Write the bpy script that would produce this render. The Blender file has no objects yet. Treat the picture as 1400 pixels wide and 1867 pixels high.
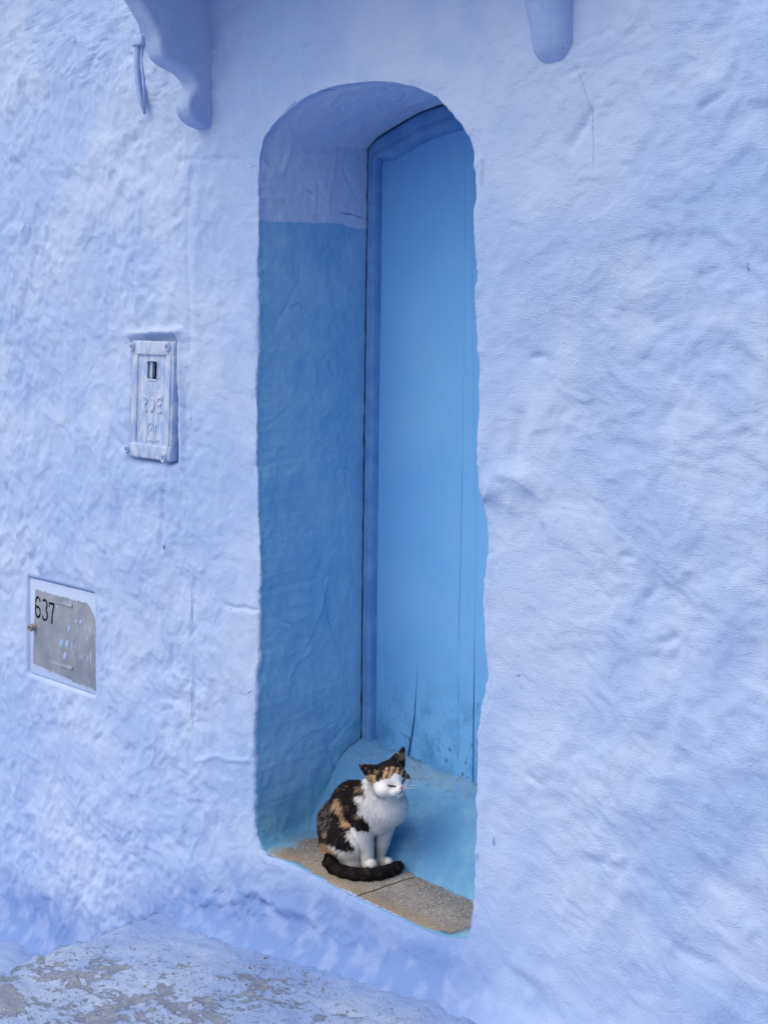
import bpy, bmesh, math, random
import numpy as np
from mathutils import Vector, Matrix
random.seed(7); rng = np.random.default_rng(7)
scene = bpy.context.scene
C = scene.collection
R = math.radians

# ------------------------------------------------------------------ camera
# Wall face lies in the plane Y=0, X runs along it to the right, +Y goes into the house.
S2 = math.sqrt(.5); FPX = 2425.0; CAMY = 2.45; CAMZ = 1.77; HOR = 620.0
cam = bpy.data.cameras.new('camera'); cam_o = bpy.data.objects.new('camera', cam); C.objects.link(cam_o)
cam_o.location = (0, -CAMY, CAMZ); cam_o.rotation_euler = (R(90), 0, R(45))
cam.sensor_fit = 'HORIZONTAL'; cam.sensor_width = 24.0; cam.lens = 24.0 * FPX / 1400.0
cam.shift_x = 0.0; cam.shift_y = -(933.5 - HOR) / 1400.0
cam.clip_start = .02; cam.clip_end = 1000
scene.camera = cam_o
def PY(px, py, y):                      # photo pixel -> point in the plane Y = y
    u = (px - 700.0) / FPX; t = (y + CAMY) / (S2 * (1 + u))
    return Vector((S2 * (u - 1) * t, y, CAMZ + (HOR - py) / FPX * t))
def PZ(px, py, z):                      # photo pixel -> point at the height Z = z
    u = (px - 700.0) / FPX; t = (CAMZ - z) * FPX / (py - HOR)
    return Vector((S2 * (u - 1) * t, S2 * (u + 1) * t - CAMY, z))

# ------------------------------------------------------------------ light
world = bpy.data.worlds.new('World'); scene.world = world; world.use_nodes = True
wn = world.node_tree; wn.nodes.clear()
sky = wn.nodes.new('ShaderNodeTexSky'); sky.sky_type = 'NISHITA'; sky.sun_disc = False
SUN_EL, SUN_AZ = R(54), R(198)
sky.sun_elevation = SUN_EL; sky.sun_rotation = SUN_AZ
sky.air_density = 1.0; sky.dust_density = 8.0; sky.ozone_density = .3; sky.altitude = 500
bg = wn.nodes.new('ShaderNodeBackground'); bg.inputs[1].default_value = .125
wo = wn.nodes.new('ShaderNodeOutputWorld')
wn.links.new(sky.outputs[0], bg.inputs[0]); wn.links.new(bg.outputs[0], wo.inputs[0])
sun = bpy.data.lights.new('sun', 'SUN'); sun.energy = 1.45; sun.angle = R(105); sun.color = (1, .965, .92)
sun_o = bpy.data.objects.new('sun', sun); C.objects.link(sun_o)
sd = Vector((math.sin(SUN_AZ) * math.cos(SUN_EL), math.cos(SUN_AZ) * math.cos(SUN_EL), math.sin(SUN_EL)))
sun_o.rotation_euler = sd.to_track_quat('Z', 'Y').to_euler(); sun_o.location = (-4, -6, 8)
vs = scene.view_settings; vs.view_transform = 'Standard'; vs.look = 'None'; vs.gamma = 1; vs.exposure = 0.05
vs.use_curve_mapping = False
scene.cycles.max_bounces = 6; scene.cycles.diffuse_bounces = 4; scene.cycles.glossy_bounces = 2; scene.cycles.transmission_bounces = 1; scene.cycles.caustics_reflective = False; scene.cycles.caustics_refractive = False

# ------------------------------------------------------------------ helpers
def tag(o, label=None, cat=None, group=None, kind=None):
    if label: o['label'] = label
    if cat: o['category'] = cat
    if group: o['group'] = group
    if kind: o['kind'] = kind
    return o
def empty(name, loc=(0, 0, 0)):
    o = bpy.data.objects.new(name, None); C.objects.link(o); o.location = loc; o.empty_display_size = .05
    return o
def mesh_obj(name, verts, faces, mat, parent=None, smooth=True):
    me = bpy.data.meshes.new(name)
    if isinstance(verts, np.ndarray) and isinstance(faces, np.ndarray):
        nv, nf, k = len(verts), len(faces), faces.shape[1]
        me.vertices.add(nv); me.vertices.foreach_set('co', np.ascontiguousarray(verts, np.float32).ravel())
        me.loops.add(nf * k); me.loops.foreach_set('vertex_index', np.ascontiguousarray(faces, np.int32).ravel())
        me.polygons.add(nf); me.polygons.foreach_set('loop_start', np.arange(0, nf * k, k, dtype=np.int32))
        me.update(calc_edges=True); me.validate()
    else:
        me.from_pydata([tuple(v) for v in verts], [], [tuple(f) for f in faces]); me.update()
    if smooth: me.polygons.foreach_set('use_smooth', [True] * len(me.polygons))
    me.materials.append(mat)
    o = bpy.data.objects.new(name, me); C.objects.link(o)
    if parent: o.parent = parent; o.matrix_parent_inverse = Matrix.Translation(-Vector(parent.location)) if parent.type == 'EMPTY' else Matrix()
    return o
def bm_obj(name, bm, mat, parent=None, smooth=True):
    me = bpy.data.meshes.new(name); bmesh.ops.recalc_face_normals(bm, faces=bm.faces[:]); bm.to_mesh(me); bm.free()
    if smooth: me.polygons.foreach_set('use_smooth', [True] * len(me.polygons))
    me.materials.append(mat)
    o = bpy.data.objects.new(name, me); C.objects.link(o)
    if parent: o.parent = parent; o.matrix_parent_inverse = Matrix.Translation(-Vector(parent.location)) if parent.type == 'EMPTY' else Matrix()
    return o
def grid_faces(nu, nv, closed_v=False):
    i = np.arange(nu - 1)[:, None]; j = np.arange(nv if closed_v else nv - 1)[None, :]
    j2 = (j + 1) % nv
    return np.stack([i * nv + j, (i + 1) * nv + j, (i + 1) * nv + j2, i * nv + j2], -1).reshape(-1, 4)
def bm_box(bm, lo, hi, bevel=0.0, seg=2):
    r = bmesh.ops.create_cube(bm, size=1.0); vs_ = r['verts']
    for v in vs_:
        v.co = Vector([lo[k] + (v.co[k] + .5) * (hi[k] - lo[k]) for k in range(3)])
    if bevel > 0:
        es = list({e for v in vs_ for e in v.link_edges})
        bmesh.ops.bevel(bm, geom=es, offset=bevel, segments=seg, profile=.5, affect='EDGES')
def bm_tube(bm, pts, rad, n=10, cap=True):
    pts = [Vector(p) for p in pts]; rings = []
    rad = rad if isinstance(rad, (list, tuple)) else [rad] * len(pts)
    ref = Vector((.123, .45, .88)).normalized()
    for i, p in enumerate(pts):
        d = (pts[min(i + 1, len(pts) - 1)] - pts[max(i - 1, 0)]).normalized()
        a = d.cross(ref)
        if a.length < .1: a = d.cross(Vector((1, 0, 0)))
        a.normalize(); b = d.cross(a)
        rings.append([bm.verts.new(p + (a * math.cos(k * 2 * math.pi / n) + b * math.sin(k * 2 * math.pi / n)) * rad[i]) for k in range(n)])
    for r0, r1 in zip(rings, rings[1:]):
        for k in range(n): bm.faces.new((r0[k], r0[(k + 1) % n], r1[(k + 1) % n], r1[k]))
    if cap: bm.faces.new(rings[0]); bm.faces.new(rings[-1][::-1])

# gradient noise on arrays
_perm = np.random.default_rng(3).permutation(256); _perm = np.concatenate([_perm] * 4)
_g = np.random.default_rng(5).normal(size=(256, 3)); _g /= np.linalg.norm(_g, axis=1)[:, None]
def perlin(x, y, z):
    x, y, z = np.broadcast_arrays(np.asarray(x, float), np.asarray(y, float), np.asarray(z, float))
    xi, yi, zi = np.floor(x).astype(int), np.floor(y).astype(int), np.floor(z).astype(int)
    xf, yf, zf = x - xi, y - yi, z - zi
    f = lambda t: t * t * t * (t * (t * 6 - 15) + 10)
    u, v, w = f(xf), f(yf), f(zf); out = 0
    for a in (0, 1):
        for b in (0, 1):
            for c in (0, 1):
                h = _perm[_perm[_perm[(xi + a) & 255] + ((yi + b) & 255)] + ((zi + c) & 255)]
                g = _g[h]
                d = g[..., 0] * (xf - a) + g[..., 1] * (yf - b) + g[..., 2] * (zf - c)
                out = out + d * (u if a else 1 - u) * (v if b else 1 - v) * (w if c else 1 - w)
    return out * 1.6
def fbm(x, y, z, oct=4, gain=.5):
    s = 0; a = 1
    for k in range(oct):
        s = s + a * perlin(x * 2 ** k + 13.7 * k, y * 2 ** k + 7.1 * k, z * 2 ** k - 3.3 * k); a *= gain
    return s
def sst(a, b, x):
    t = np.clip((x - a) / (b - a), 0, 1); return t * t * (3 - 2 * t)
def resample(P, n):
    P = np.array(P, float); d = np.r_[0, np.cumsum(np.linalg.norm(np.diff(P, axis=0), axis=1))]
    s = np.linspace(0, d[-1], n, endpoint=False)
    return np.stack([np.interp(s, d, P[:, k]) for k in range(P.shape[1])], 1)
def seg_dist(x, z, P):                    # distance to a polyline in the X-Z plane
    best = np.full(np.shape(x), 9.0)
    for (ax, az), (bx, bz) in zip(P, P[1:]):
        dx, dz = bx - ax, bz - az; t = np.clip(((x - ax) * dx + (z - az) * dz) / (dx * dx + dz * dz + 1e-12), 0, 1)
        best = np.minimum(best, np.hypot(x - ax - t * dx, z - az - t * dz))
    return best

# ------------------------------------------------------------------ materials
def lin(r, g, b):
    f = lambda c: (c / 255 / 12.92) if c / 255 <= .04045 else ((c / 255 + .055) / 1.055) ** 2.4
    return (f(r), f(g), f(b), 1)
class NT:
    def __init__(s, name, rough=.8, spec=.3):
        s.m = bpy.data.materials.new(name); s.m.use_nodes = True; s.t = s.m.node_tree
        s.b = s.t.nodes['Principled BSDF']; s.b.inputs['Roughness'].default_value = rough
        s.b.inputs['Specular IOR Level'].default_value = spec
        s.pos = s.n('ShaderNodeNewGeometry').outputs['Position']
    def n(s, t, **kw):
        x = s.t.nodes.new(t)
        for k, v in kw.items(): setattr(x, k, v)
        return x
    def put(s, sock, v):
        if hasattr(v, 'is_output'): s.t.links.new(v, sock)
        else: sock.default_value = v
    def math(s, op, a, b=0.0, c=0.0, clamp=False):
        x = s.n('ShaderNodeMath', operation=op, use_clamp=clamp)
        s.put(x.inputs[0], a); s.put(x.inputs[1], b); s.put(x.inputs[2], c); return x.outputs[0]
    def noise(s, scale, detail=4, rough=.55, vec=None, dist=0.0, stretch=None):
        vec = vec if vec is not None else s.pos
        if stretch:
            mp = s.n('ShaderNodeMapping'); mp.inputs['Scale'].default_value = stretch; s.put(mp.inputs[0], vec); vec = mp.outputs[0]
        x = s.n('ShaderNodeTexNoise'); s.put(x.inputs['Vector'], vec); x.inputs['Scale'].default_value = scale
        x.inputs['Detail'].default_value = detail; x.inputs['Roughness'].default_value = rough; x.inputs['Distortion'].default_value = dist
        return x.outputs['Fac']
    def ramp(s, v, a, b):                 # smooth 0..1 between a and b
        x = s.n('ShaderNodeMapRange', interpolation_type='SMOOTHSTEP')
        s.put(x.inputs['Value'], v); x.inputs['From Min'].default_value = a; x.inputs['From Max'].default_value = b
        return x.outputs[0]
    def mix(s, f, a, b, mode='MIX'):
        x = s.n('ShaderNodeMix', data_type='RGBA', blend_type=mode)
        s.put(x.inputs[0], f); s.put(x.inputs[6], a); s.put(x.inputs[7], b); return x.outputs[2]
    def attr(s, name):
        return s.n('ShaderNodeAttribute', attribute_name=name)
    def sep(s, v):
        x = s.n('ShaderNodeSeparateXYZ'); s.put(x.inputs[0], v); return x.outputs
    def bump(s, h, strength=.3, dist=.01, normal=None):
        x = s.n('ShaderNodeBump'); s.put(x.inputs['Height'], h); x.inputs['Strength'].default_value = strength
        x.inputs['Distance'].default_value = dist
        if normal is not None: s.put(x.inputs['Normal'], normal)
        return x.outputs[0]
    def cracks(s, scale, width, cover, warp=.06):   # thin broken lines, 1 on the line
        nz = s.n('ShaderNodeTexNoise'); s.put(nz.inputs['Vector'], s.pos); nz.inputs['Scale'].default_value = 9; nz.inputs['Detail'].default_value = 5
        sc = s.n('ShaderNodeVectorMath', operation='SCALE'); s.put(sc.inputs[0], nz.outputs['Color']); sc.inputs['Scale'].default_value = warp * 3
        ad = s.n('ShaderNodeVectorMath', operation='ADD'); s.put(ad.inputs[0], s.pos); s.put(ad.inputs[1], sc.outputs[0])
        v = s.n('ShaderNodeTexVoronoi', feature='DISTANCE_TO_EDGE'); s.put(v.inputs['Vector'], ad.outputs[0]); v.inputs['Scale'].default_value = scale
        line = s.math('SUBTRACT', 1.0, s.ramp(v.outputs['Distance'], 0.0, width))
        return s.math('MULTIPLY', line, s.ramp(s.noise(3.1, 3, .6), cover, cover + .12))
    def out(s, col, nor=None, rough=None):
        s.put(s.b.inputs['Base Color'], col)
        if nor is not None: s.put(s.b.inputs['Normal'], nor)
        if rough is not None: s.put(s.b.inputs['Roughness'], rough)
        return s.m

LAV = lin(168, 190, 230); LAV_PALE = lin(188, 203, 234); LAV_BLUE = lin(140, 171, 224)
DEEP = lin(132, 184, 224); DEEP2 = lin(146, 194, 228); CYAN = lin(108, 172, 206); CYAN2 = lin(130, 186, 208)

def lavender(s, blue=.0):
    f = s.ramp(s.noise(2.3, 5, .6), .38, .66)
    c = s.mix(f, LAV_BLUE, LAV_PALE)
    c = s.mix(.45, c, LAV)
    streak = s.ramp(s.noise(6, 4, .6, stretch=(9, 9, .8)), .46, .74)
    c = s.mix(s.math('MULTIPLY', streak, .35), c, LAV_PALE)
    if blue: c = s.mix(blue, c, LAV_BLUE)
    specks = s.ramp(s.noise(95, 2, .5), .735, .76)
    c = s.mix(s.math('MULTIPLY', specks, .5), c, lin(110, 110, 120))
    return c
def wall_bump(s, k=1.0):
    grain = s.noise(260, 3, .6); brushx = s.noise(30, 4, .65, stretch=(1.2, 1.2, 9)); brushz = s.noise(26, 4, .65, stretch=(9, 9, .9))
    lump = s.noise(34, 4, .55, dist=.5)
    xx = s.sep(s.pos)[0]; side = s.ramp(xx, -2.9, -2.1)
    br = s.n('ShaderNodeMix'); s.put(br.inputs[0], side); s.put(br.inputs[2], brushz); s.put(br.inputs[3], brushx)
    h = s.math('ADD', s.math('MULTIPLY', grain, .16), s.math('ADD', s.math('MULTIPLY', br.outputs[0], .8), s.math('MULTIPLY', lump, 1.2)))
    return h

def mat_wall():
    s = NT('painted_plaster', .82, .25); z = s.sep(s.pos)[2]
    din = s.attr('din').outputs['Fac']; rag = s.noise(42, 3, .7)
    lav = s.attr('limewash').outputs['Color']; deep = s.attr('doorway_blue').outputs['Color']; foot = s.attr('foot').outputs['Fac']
    zl = s.math('ADD', z, s.math('ADD', s.math('MULTIPLY', s.math('SUBTRACT', rag, .5), .012), s.math('MULTIPLY', s.math('SUBTRACT', s.noise(8, 1, .5), .5), .04)))
    below = s.math('SUBTRACT', 1.0, s.ramp(zl, 2.118, 2.124))
    dd = s.math('ADD', din, s.math('MULTIPLY', s.math('SUBTRACT', rag, .5), .044))
    m = s.math('MULTIPLY', below, s.ramp(dd, .006, .010))
    edge = s.math('SUBTRACT', 1.0, s.ramp(dd, .010, .036))
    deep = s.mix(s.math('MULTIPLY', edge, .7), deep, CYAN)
    fine = s.noise(95, 2, .6)
    deep = s.mix(s.math('MULTIPLY', s.ramp(fine, .62, .70), s.math('MULTIPLY', s.attr('dirt').outputs['Fac'], .6)), deep, lin(92, 104, 104))
    fl = s.math('MULTIPLY', s.math('MULTIPLY', s.ramp(dd, -.014, .002), s.ramp(fine, .55, .60)), below)
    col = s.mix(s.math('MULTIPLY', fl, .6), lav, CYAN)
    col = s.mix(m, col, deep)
    col = s.mix(s.math('MULTIPLY', s.ramp(fine, .715, .74), s.math('ADD', .35, s.math('MULTIPLY', foot, .5))), col, lin(112, 116, 128))
    brushx = s.noise(30, 2, .65, stretch=(1.2, 1.2, 9)); brushz = s.noise(26, 2, .65, stretch=(9, 9, .9))
    side = s.ramp(s.sep(s.pos)[0], -2.9, -2.1)
    br = s.n('ShaderNodeMix'); s.put(br.inputs[0], side); s.put(br.inputs[2], brushz); s.put(br.inputs[3], brushx)
    grain = s.noise(110, 4, .72)
    pl = s.noise(11, 4, .62, dist=.6); plates = s.math('ADD', s.ramp(pl, .455, .475), s.math('ADD', s.ramp(pl, .53, .545), s.ramp(pl, .60, .62)))
    h = s.math('ADD', s.math('MULTIPLY', grain, s.math('ADD', .24, s.math('MULTIPLY', s.attr('pimple').outputs['Fac'], 1.3))), s.math('ADD', s.math('MULTIPLY', br.outputs[0], .50), s.math('MULTIPLY', plates, .20)))
    return s.out(col, s.bump(h, .6, .004))
def mat_plaster_simple(name, blue=0.0):
    s = NT(name, .82, .25)
    return s.out(lavender(s, blue), s.bump(wall_bump(s), .5, .004))
def mat_door():
    s = NT('blue_gloss_paint', .62, .3); z = s.sep(s.pos)[2]
    c = s.mix(s.ramp(s.noise(2.4, 4, .55), .35, .65), lin(110, 176, 232), lin(120, 183, 234))
    grain = s.noise(18, 5, .6, stretch=(12, 12, .7))
    c = s.mix(s.math('MULTIPLY', s.ramp(grain, .5, .8), .18), c, lin(60, 120, 190))
    low = s.math('SUBTRACT', 1.0, s.ramp(z, .50, .92))
    chip = s.math('MULTIPLY', s.ramp(s.math('ADD', s.noise(58, 5, .72, stretch=(1, 1, .55)), s.math('MULTIPLY', low, .13)), .70, .735), 1.0)
    scuff = s.ramp(s.noise(9, 5, .7, stretch=(2, 2, 1.4)), .60, .72)
    c = s.mix(s.math('MULTIPLY', scuff, .22), c, lin(130, 182, 222))
    c = s.mix(s.math('MULTIPLY', chip, .8), c, lin(52, 66, 96))
    c = s.mix(s.math('MULTIPLY', low, s.ramp(s.noise(12, 5, .6), .4, .7)), c, lin(84, 148, 200))
    h = s.math('ADD', s.math('MULTIPLY', grain, .8), s.math('ADD', s.math('MULTIPLY', s.noise(120, 3, .6), .25), s.math('MULTIPLY', chip, -.9)))
    return s.out(c, s.bump(h, .28, .003))
def mat_frame():
    s = NT('blue_frame_paint', .55, .35)
    c = s.mix(s.ramp(s.noise(14, 5, .6), .35, .65), lin(92, 144, 202), lin(108, 162, 212))
    chip = s.ramp(s.noise(60, 5, .7, stretch=(1, 1, .5)), .68, .71)
    c = s.mix(s.math('MULTIPLY', chip, .7), c, lin(54, 70, 110))
    h = s.math('ADD', s.math('MULTIPLY', s.noise(40, 4, .6, stretch=(2, 2, .6)), 1.2), s.math('MULTIPLY', s.noise(150, 3, .6), .3))
    return s.out(c, s.bump(h, .5, .004))
def mat_sill():
    s = NT('cyan_painted_sill', .75, .3); z = s.sep(s.pos)[2]; n1 = s.noise(7, 5, .65); n2 = s.noise(30, 5, .7)
    c = s.mix(s.ramp(n1, .35, .65), lin(92, 150, 198), lin(114, 168, 204))
    c = s.mix(s.math('MULTIPLY', s.ramp(n2, .5, .75), .4), c, lin(78, 140, 196))
    top = s.math('MULTIPLY', s.ramp(z, .452, .472), s.ramp(n2, .34, .62))
    c = s.mix(s.math('MULTIPLY', top, .55), c, lin(142, 168, 176))
    dirt = s.math('MULTIPLY', s.ramp(z, .40, .46), s.ramp(s.noise(44, 5, .7), .56, .66))
    c = s.mix(s.math('MULTIPLY', dirt, .55), c, lin(96, 100, 96))
    lf = s.math('SUBTRACT', 1.0, s.ramp(s.math('ADD', s.sep(s.pos)[0], s.math('MULTIPLY', s.math('SUBTRACT', n1, .5), .10)), -2.965, -2.86))
    c = s.mix(s.math('MULTIPLY', lf, .7), c, lin(104, 166, 208))
    h = s.math('ADD', n1, s.math('ADD', n2, s.math('MULTIPLY', s.noise(200, 3, .6), .4)))
    return s.out(c, s.bump(h, .8, .006))
def mat_slab():
    s = NT('terrazzo_slab', .85, .2); P = s.sep(s.pos); y = P[1]; x = P[0]
    rag = s.math('SUBTRACT', s.noise(16, 6, .7), .5); rag2 = s.math('SUBTRACT', s.noise(60, 4, .7), .5)
    v = s.n('ShaderNodeTexVoronoi'); s.put(v.inputs['Vector'], s.pos); v.inputs['Scale'].default_value = 190
    cell = s.sep(v.outputs['Color'])[0]
    base = s.mix(s.ramp(s.noise(6, 5, .6), .35, .65), lin(126, 124, 122), lin(152, 146, 138))
    chips = s.math('MULTIPLY', s.ramp(cell, .80, .84), s.math('SUBTRACT', 1.0, s.ramp(v.outputs['Distance'], .32, .5)))
    base = s.mix(s.math('MULTIPLY', chips, .75), base, lin(205, 198, 186))
    dk = s.math('SUBTRACT', 1.0, s.ramp(cell, .14, .2)); base = s.mix(s.math('MULTIPLY', dk, .5), base, lin(92, 90, 92))
    yo = s.math('SUBTRACT', 1.0, s.ramp(s.math('ADD', y, s.math('MULTIPLY', rag, .05)), .03, .085))
    base = s.mix(s.math('MULTIPLY', yo, .5), base, lin(150, 132, 108))
    # lilac limewash dragged over the front arris, sky blue from the sill and the jambs
    fm = s.math('SUBTRACT', 1.0, s.ramp(s.math('ADD', y, s.math('ADD', s.math('MULTIPLY', rag, .018), s.math('MULTIPLY', rag2, .022))), .006, .013))
    bm_ = s.ramp(s.math('ADD', y, s.math('ADD', s.math('MULTIPLY', rag, .10), s.math('MULTIPLY', rag2, .03))), .205, .222)
    rm = s.ramp(s.math('ADD', x, s.math('ADD', s.math('MULTIPLY', rag, .12), s.math('MULTIPLY', rag2, .04))), -2.25, -2.16)
    lm = s.math('SUBTRACT', 1.0, s.ramp(s.math('ADD', x, s.math('MULTIPLY', rag, .12)), -2.935, -2.90))
    drops = s.ramp(s.noise(22, 3, .5), .765, .772)
    blue = s.math('MAXIMUM', s.math('MAXIMUM', bm_, s.math('MULTIPLY', rm, .75)), s.math('MAXIMUM', lm, drops))
    c = s.mix(s.math('MULTIPLY', blue, .85), base, s.mix(s.ramp(s.noise(20, 4, .6), .4, .6), CYAN, lin(118, 160, 186)))
    c = s.mix(fm, c, LAV)
    h = s.math('ADD', s.noise(180, 3, .6), s.math('MULTIPLY', s.noise(30, 4, .6), 1.0))
    return s.out(c, s.bump(h, .5, .003))
def mat_street():
    s = NT('limewashed_paving', .85, .25); P = s.sep(s.pos); x = P[0]; y = P[1]
    rag = s.noise(5, 7, .72, stretch=(1, 1.9, 1)); rag2 = s.noise(24, 6, .75, stretch=(1, 1.6, 1))
    lav = s.mix(s.ramp(s.noise(3, 5, .6), .35, .65), lin(140, 164, 210), lin(164, 182, 216))
    grey = s.mix(s.ramp(s.noise(40, 4, .6), .35, .7), lin(118, 126, 140), lin(144, 150, 160))
    away = s.ramp(s.math('MULTIPLY', y, -1.0), .06, .40)
    lower = s.math('SUBTRACT', 1.0, s.ramp(x, -3.43, -3.38))
    away = s.math('MULTIPLY', away, s.math('SUBTRACT', 1.0, lower))
    far = s.math('MULTIPLY', s.math('SUBTRACT', 1.0, s.ramp(x, -3.36, -2.7)), s.ramp(s.math('MULTIPLY', y, -1.0), .30, .75))
    w = s.math('ADD', s.math('MULTIPLY', rag, .62), s.math('ADD', s.math('MULTIPLY', rag2, .38), s.math('ADD', s.math('MULTIPLY', away, .085), s.math('MULTIPLY', far, .05))))
    worn = s.math('MULTIPLY', s.ramp(w, .595, .635), s.ramp(away, 0, .3))
    worn = s.math('MAXIMUM', worn, s.math('MULTIPLY', s.ramp(s.noise(46, 5, .75), .60, .64), s.ramp(away, .0, .6)))
    c = s.mix(s.math('MULTIPLY', worn, .85), lav, grey)
    c = s.mix(s.math('MULTIPLY', s.math('SUBTRACT', 1.0, s.ramp(s.math('MULTIPLY', y, -1.0), .05, .24)), .7), c, lin(118, 152, 208))
    dark = s.ramp(s.noise(18, 5, .7, stretch=(1, 2.6, 1)), .70, .74)
    c = s.mix(s.math('MULTIPLY', s.math('MULTIPLY', dark, away), .75), c, lin(92, 96, 108))
    h = s.math('ADD', s.math('MULTIPLY', worn, -.9), s.math('ADD', s.math('MULTIPLY', rag2, 1.6), s.math('MULTIPLY', s.noise(150, 4, .7), .55)))
    return s.out(c, s.bump(h, .8, .007))
def mat_plain(name, col, col2=None, rough=.8, scale=30, b=.3, spec=.3):
    s = NT(name, rough, spec)
    c = s.mix(s.ramp(s.noise(scale, 5, .65), .38, .64), lin(*col), lin(*(col2 or col)))
    return s.out(c, s.bump(s.noise(scale * 4, 4, .6), b, .003))
M_WALL = mat_wall(); M_PLASTER = mat_plaster_simple('corbel_plaster', .12); M_LILAC = mat_plaster_simple('lilac_paint'); M_DOOR = mat_door(); M_FRAME = mat_frame()
M_SILL = mat_sill(); M_SLAB = mat_slab(); M_STREET = mat_street()

# ------------------------------------------------------------------ house wall with the doorway
FL = [(487,1562),(473,1546),(466,1520),(464,1480),(465,1400),(462,1350),(466,1300),(467,1240),(471,1200),(473,1150),(472,1100),(475,1050),(474,1000),(470,930),(470,880),(467,850),(468,750),(466,700),(470,650),(471,550),(468,470),(471,450),(471,400),(470,330),(472,290),(480,252)]
FA = [(480,252),(500,226),(530,197),(560,177),(600,161),(640,153),(690,149),(720,152),(750,159),(780,172),(800,185),(822,205),(840,226),(853,250),(860,275)]
FR = [(860,275),(863,300),(861,360),(857,400),(860,480),(863,520),(858,558),(862,600),(868,660),(870,760),(871,850),(874,890),(884,930),(888,980),(883,1040),(879,1100),(882,1150),(882,1230),(872,1280),(866,1350),(866,1440),(869,1500),(866,1560),(863,1640),(857,1690),(846,1714)]
FF = [(846,1714),(800,1709),(770,1697),(700,1664),(640,1636),(580,1603),(530,1577),(500,1566),(487,1562)]
nL, nA, nR, nF = 420, 220, 420, 260
def w2(L): return [(p.x, p.z) for p in (PY(a, b, 0) for a, b in L)]
front = np.concatenate([resample(w2(FL), nL), resample(w2(FA), nA), resample(w2(FR), nR), resample(w2(FF), nF)])
YB = .445                                             # plaster ends here, the frame starts just behind
BL = [(655,1490),(656,1362),(658,1100),(661,850),(664,600),(667,400),(668,270)]
bl = [(p.x, p.z) for p in (PY(a, b, YB) for a, b in BL)]; bl[0] = (bl[0][0], .27)
ba = [(p.x, p.z) for p in (PY(a, b, YB) for a, b in [(668,270),(684,251),(705,237),(732,221),(762,204),(792,193)])]
XC = -2.552
ba = ba + [(XC, ba[-1][1] + .014)] + [(2 * XC - x, z) for x, z in ba[::-1]]
br = [ba[-1], (-2.125, 1.6), (-2.11, .27)]
bf = [br[-1], bl[0]]
back = np.concatenate([resample(bl, nL), resample(ba, nA), resample(br, nR), resample(bf, nF)])
N = len(front)
def smooth_closed(A, it):
    for _ in range(it): A = .25 * np.roll(A, 1, 0) + .5 * A + .25 * np.roll(A, -1, 0)
    return A
front = smooth_closed(front, 5)
_i = np.arange(N); front[:, 0] += (.0026 * perlin(_i / 7.0, 1, 5) + .0022 * perlin(_i / 3.1, 4, 5)) * (_i < nL + nA + nR - 20)
XL, XR, ZB, ZT = -9.0, 4.0, -4.0, 4.2
def lerp(a, b, n): return np.linspace(a, b, n, endpoint=False)
outer = np.concatenate([np.stack([np.full(nL, XL), lerp(ZB, ZT, nL)], 1), np.stack([lerp(XL, XR, nA), np.full(nA, ZT)], 1),
                        np.stack([np.full(nR, XR), lerp(ZT, ZB, nR)], 1), np.stack([XR + (XL - XR) * (.35 * np.linspace(0, 1, nF, endpoint=False) + .65 * (1 - (1 - np.linspace(0, 1, nF, endpoint=False)) ** 2.2)), np.full(nF, ZB)], 1)])
# soften how the corners of the fan spread
nrec, nout = 84, 330
rows = []; din = []
ybk = YB + .0035 + .0045 * perlin(np.arange(N) / 9.0, 0, 2) - .006 * np.clip(perlin(np.arange(N) / 22.0, 0, 7) - .45, 0, 1)
ybk[nL - 10:] = YB + .004
for k in range(nrec):
    t = k / (nrec - 1); y = ybk * (1 - t) ** 1.15
    q = back + (front - back) * (1 - y / ybk)[:, None]
    rows.append(np.stack([q[:, 0], y, q[:, 1]], 1)); din.append(y)
ws = np.r_[.0005 * np.arange(1, 13), np.linspace(.0072, .33, 275), np.linspace(.345, 1, nout - 287)]
dirv = outer - front
for w in ws:
    q = front + dirv * w
    rows.append(np.stack([q[:, 0], np.zeros(N), q[:, 1]], 1)); din.append(-np.linalg.norm(dirv * w, axis=1))
G = np.stack(rows); DIN = np.stack(din)
# round the arris: blur the surface across the edge ring, wider where the plaster is worn
e0 = nrec - 1
rag = .5 + .5 * perlin(np.arange(N) / 37.0, 0, 0)
rag[-nF:] *= .25
for it in range(26):
    S = G.copy(); S[1:-1] = .25 * G[:-2] + .5 * G[1:-1] + .25 * G[2:]
    wt = np.exp(-((np.arange(len(G)) - e0) / 5.0) ** 2)[:, None, None] * (.35 + .65 * rag)[None, :, None]
    wt[0] = 0; wt[-1] = 0
    G = G + (S - G) * wt
# ground profile shared with the street
EDGE_X = -3.39
def ground_z(x):
    x = np.asarray(x, float)
    up = np.where(x < -2.2, .135 * (x - EDGE_X), .135 * (-2.2 - EDGE_X) + .05 * (x + 2.2))
    return np.where(x >= EDGE_X, up, -.27 + .08 * (x - EDGE_X))
def grid_normals(G, closed=True):
    du = np.empty_like(G); du[1:-1] = G[2:] - G[:-2]; du[0] = G[1] - G[0]; du[-1] = G[-1] - G[-2]
    dv = np.roll(G, -1, 1) - np.roll(G, 1, 1)
    n = np.cross(du, dv); return n / (np.linalg.norm(n, axis=2, keepdims=True) + 1e-12)
NRM = grid_normals(G)
if NRM[e0 + 60, 100, 1] > 0: NRM = -NRM
X, Y, Z = G[..., 0], G[..., 1], G[..., 2]
left = sst(-2.7, -3.3, X) ; left = 1 - sst(-3.3, -2.7, X)
outm = sst(.0, .05, -DIN)
near = 1 - sst(.05, .42, -DIN)                         # trowelled smoother next to the doorway
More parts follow.
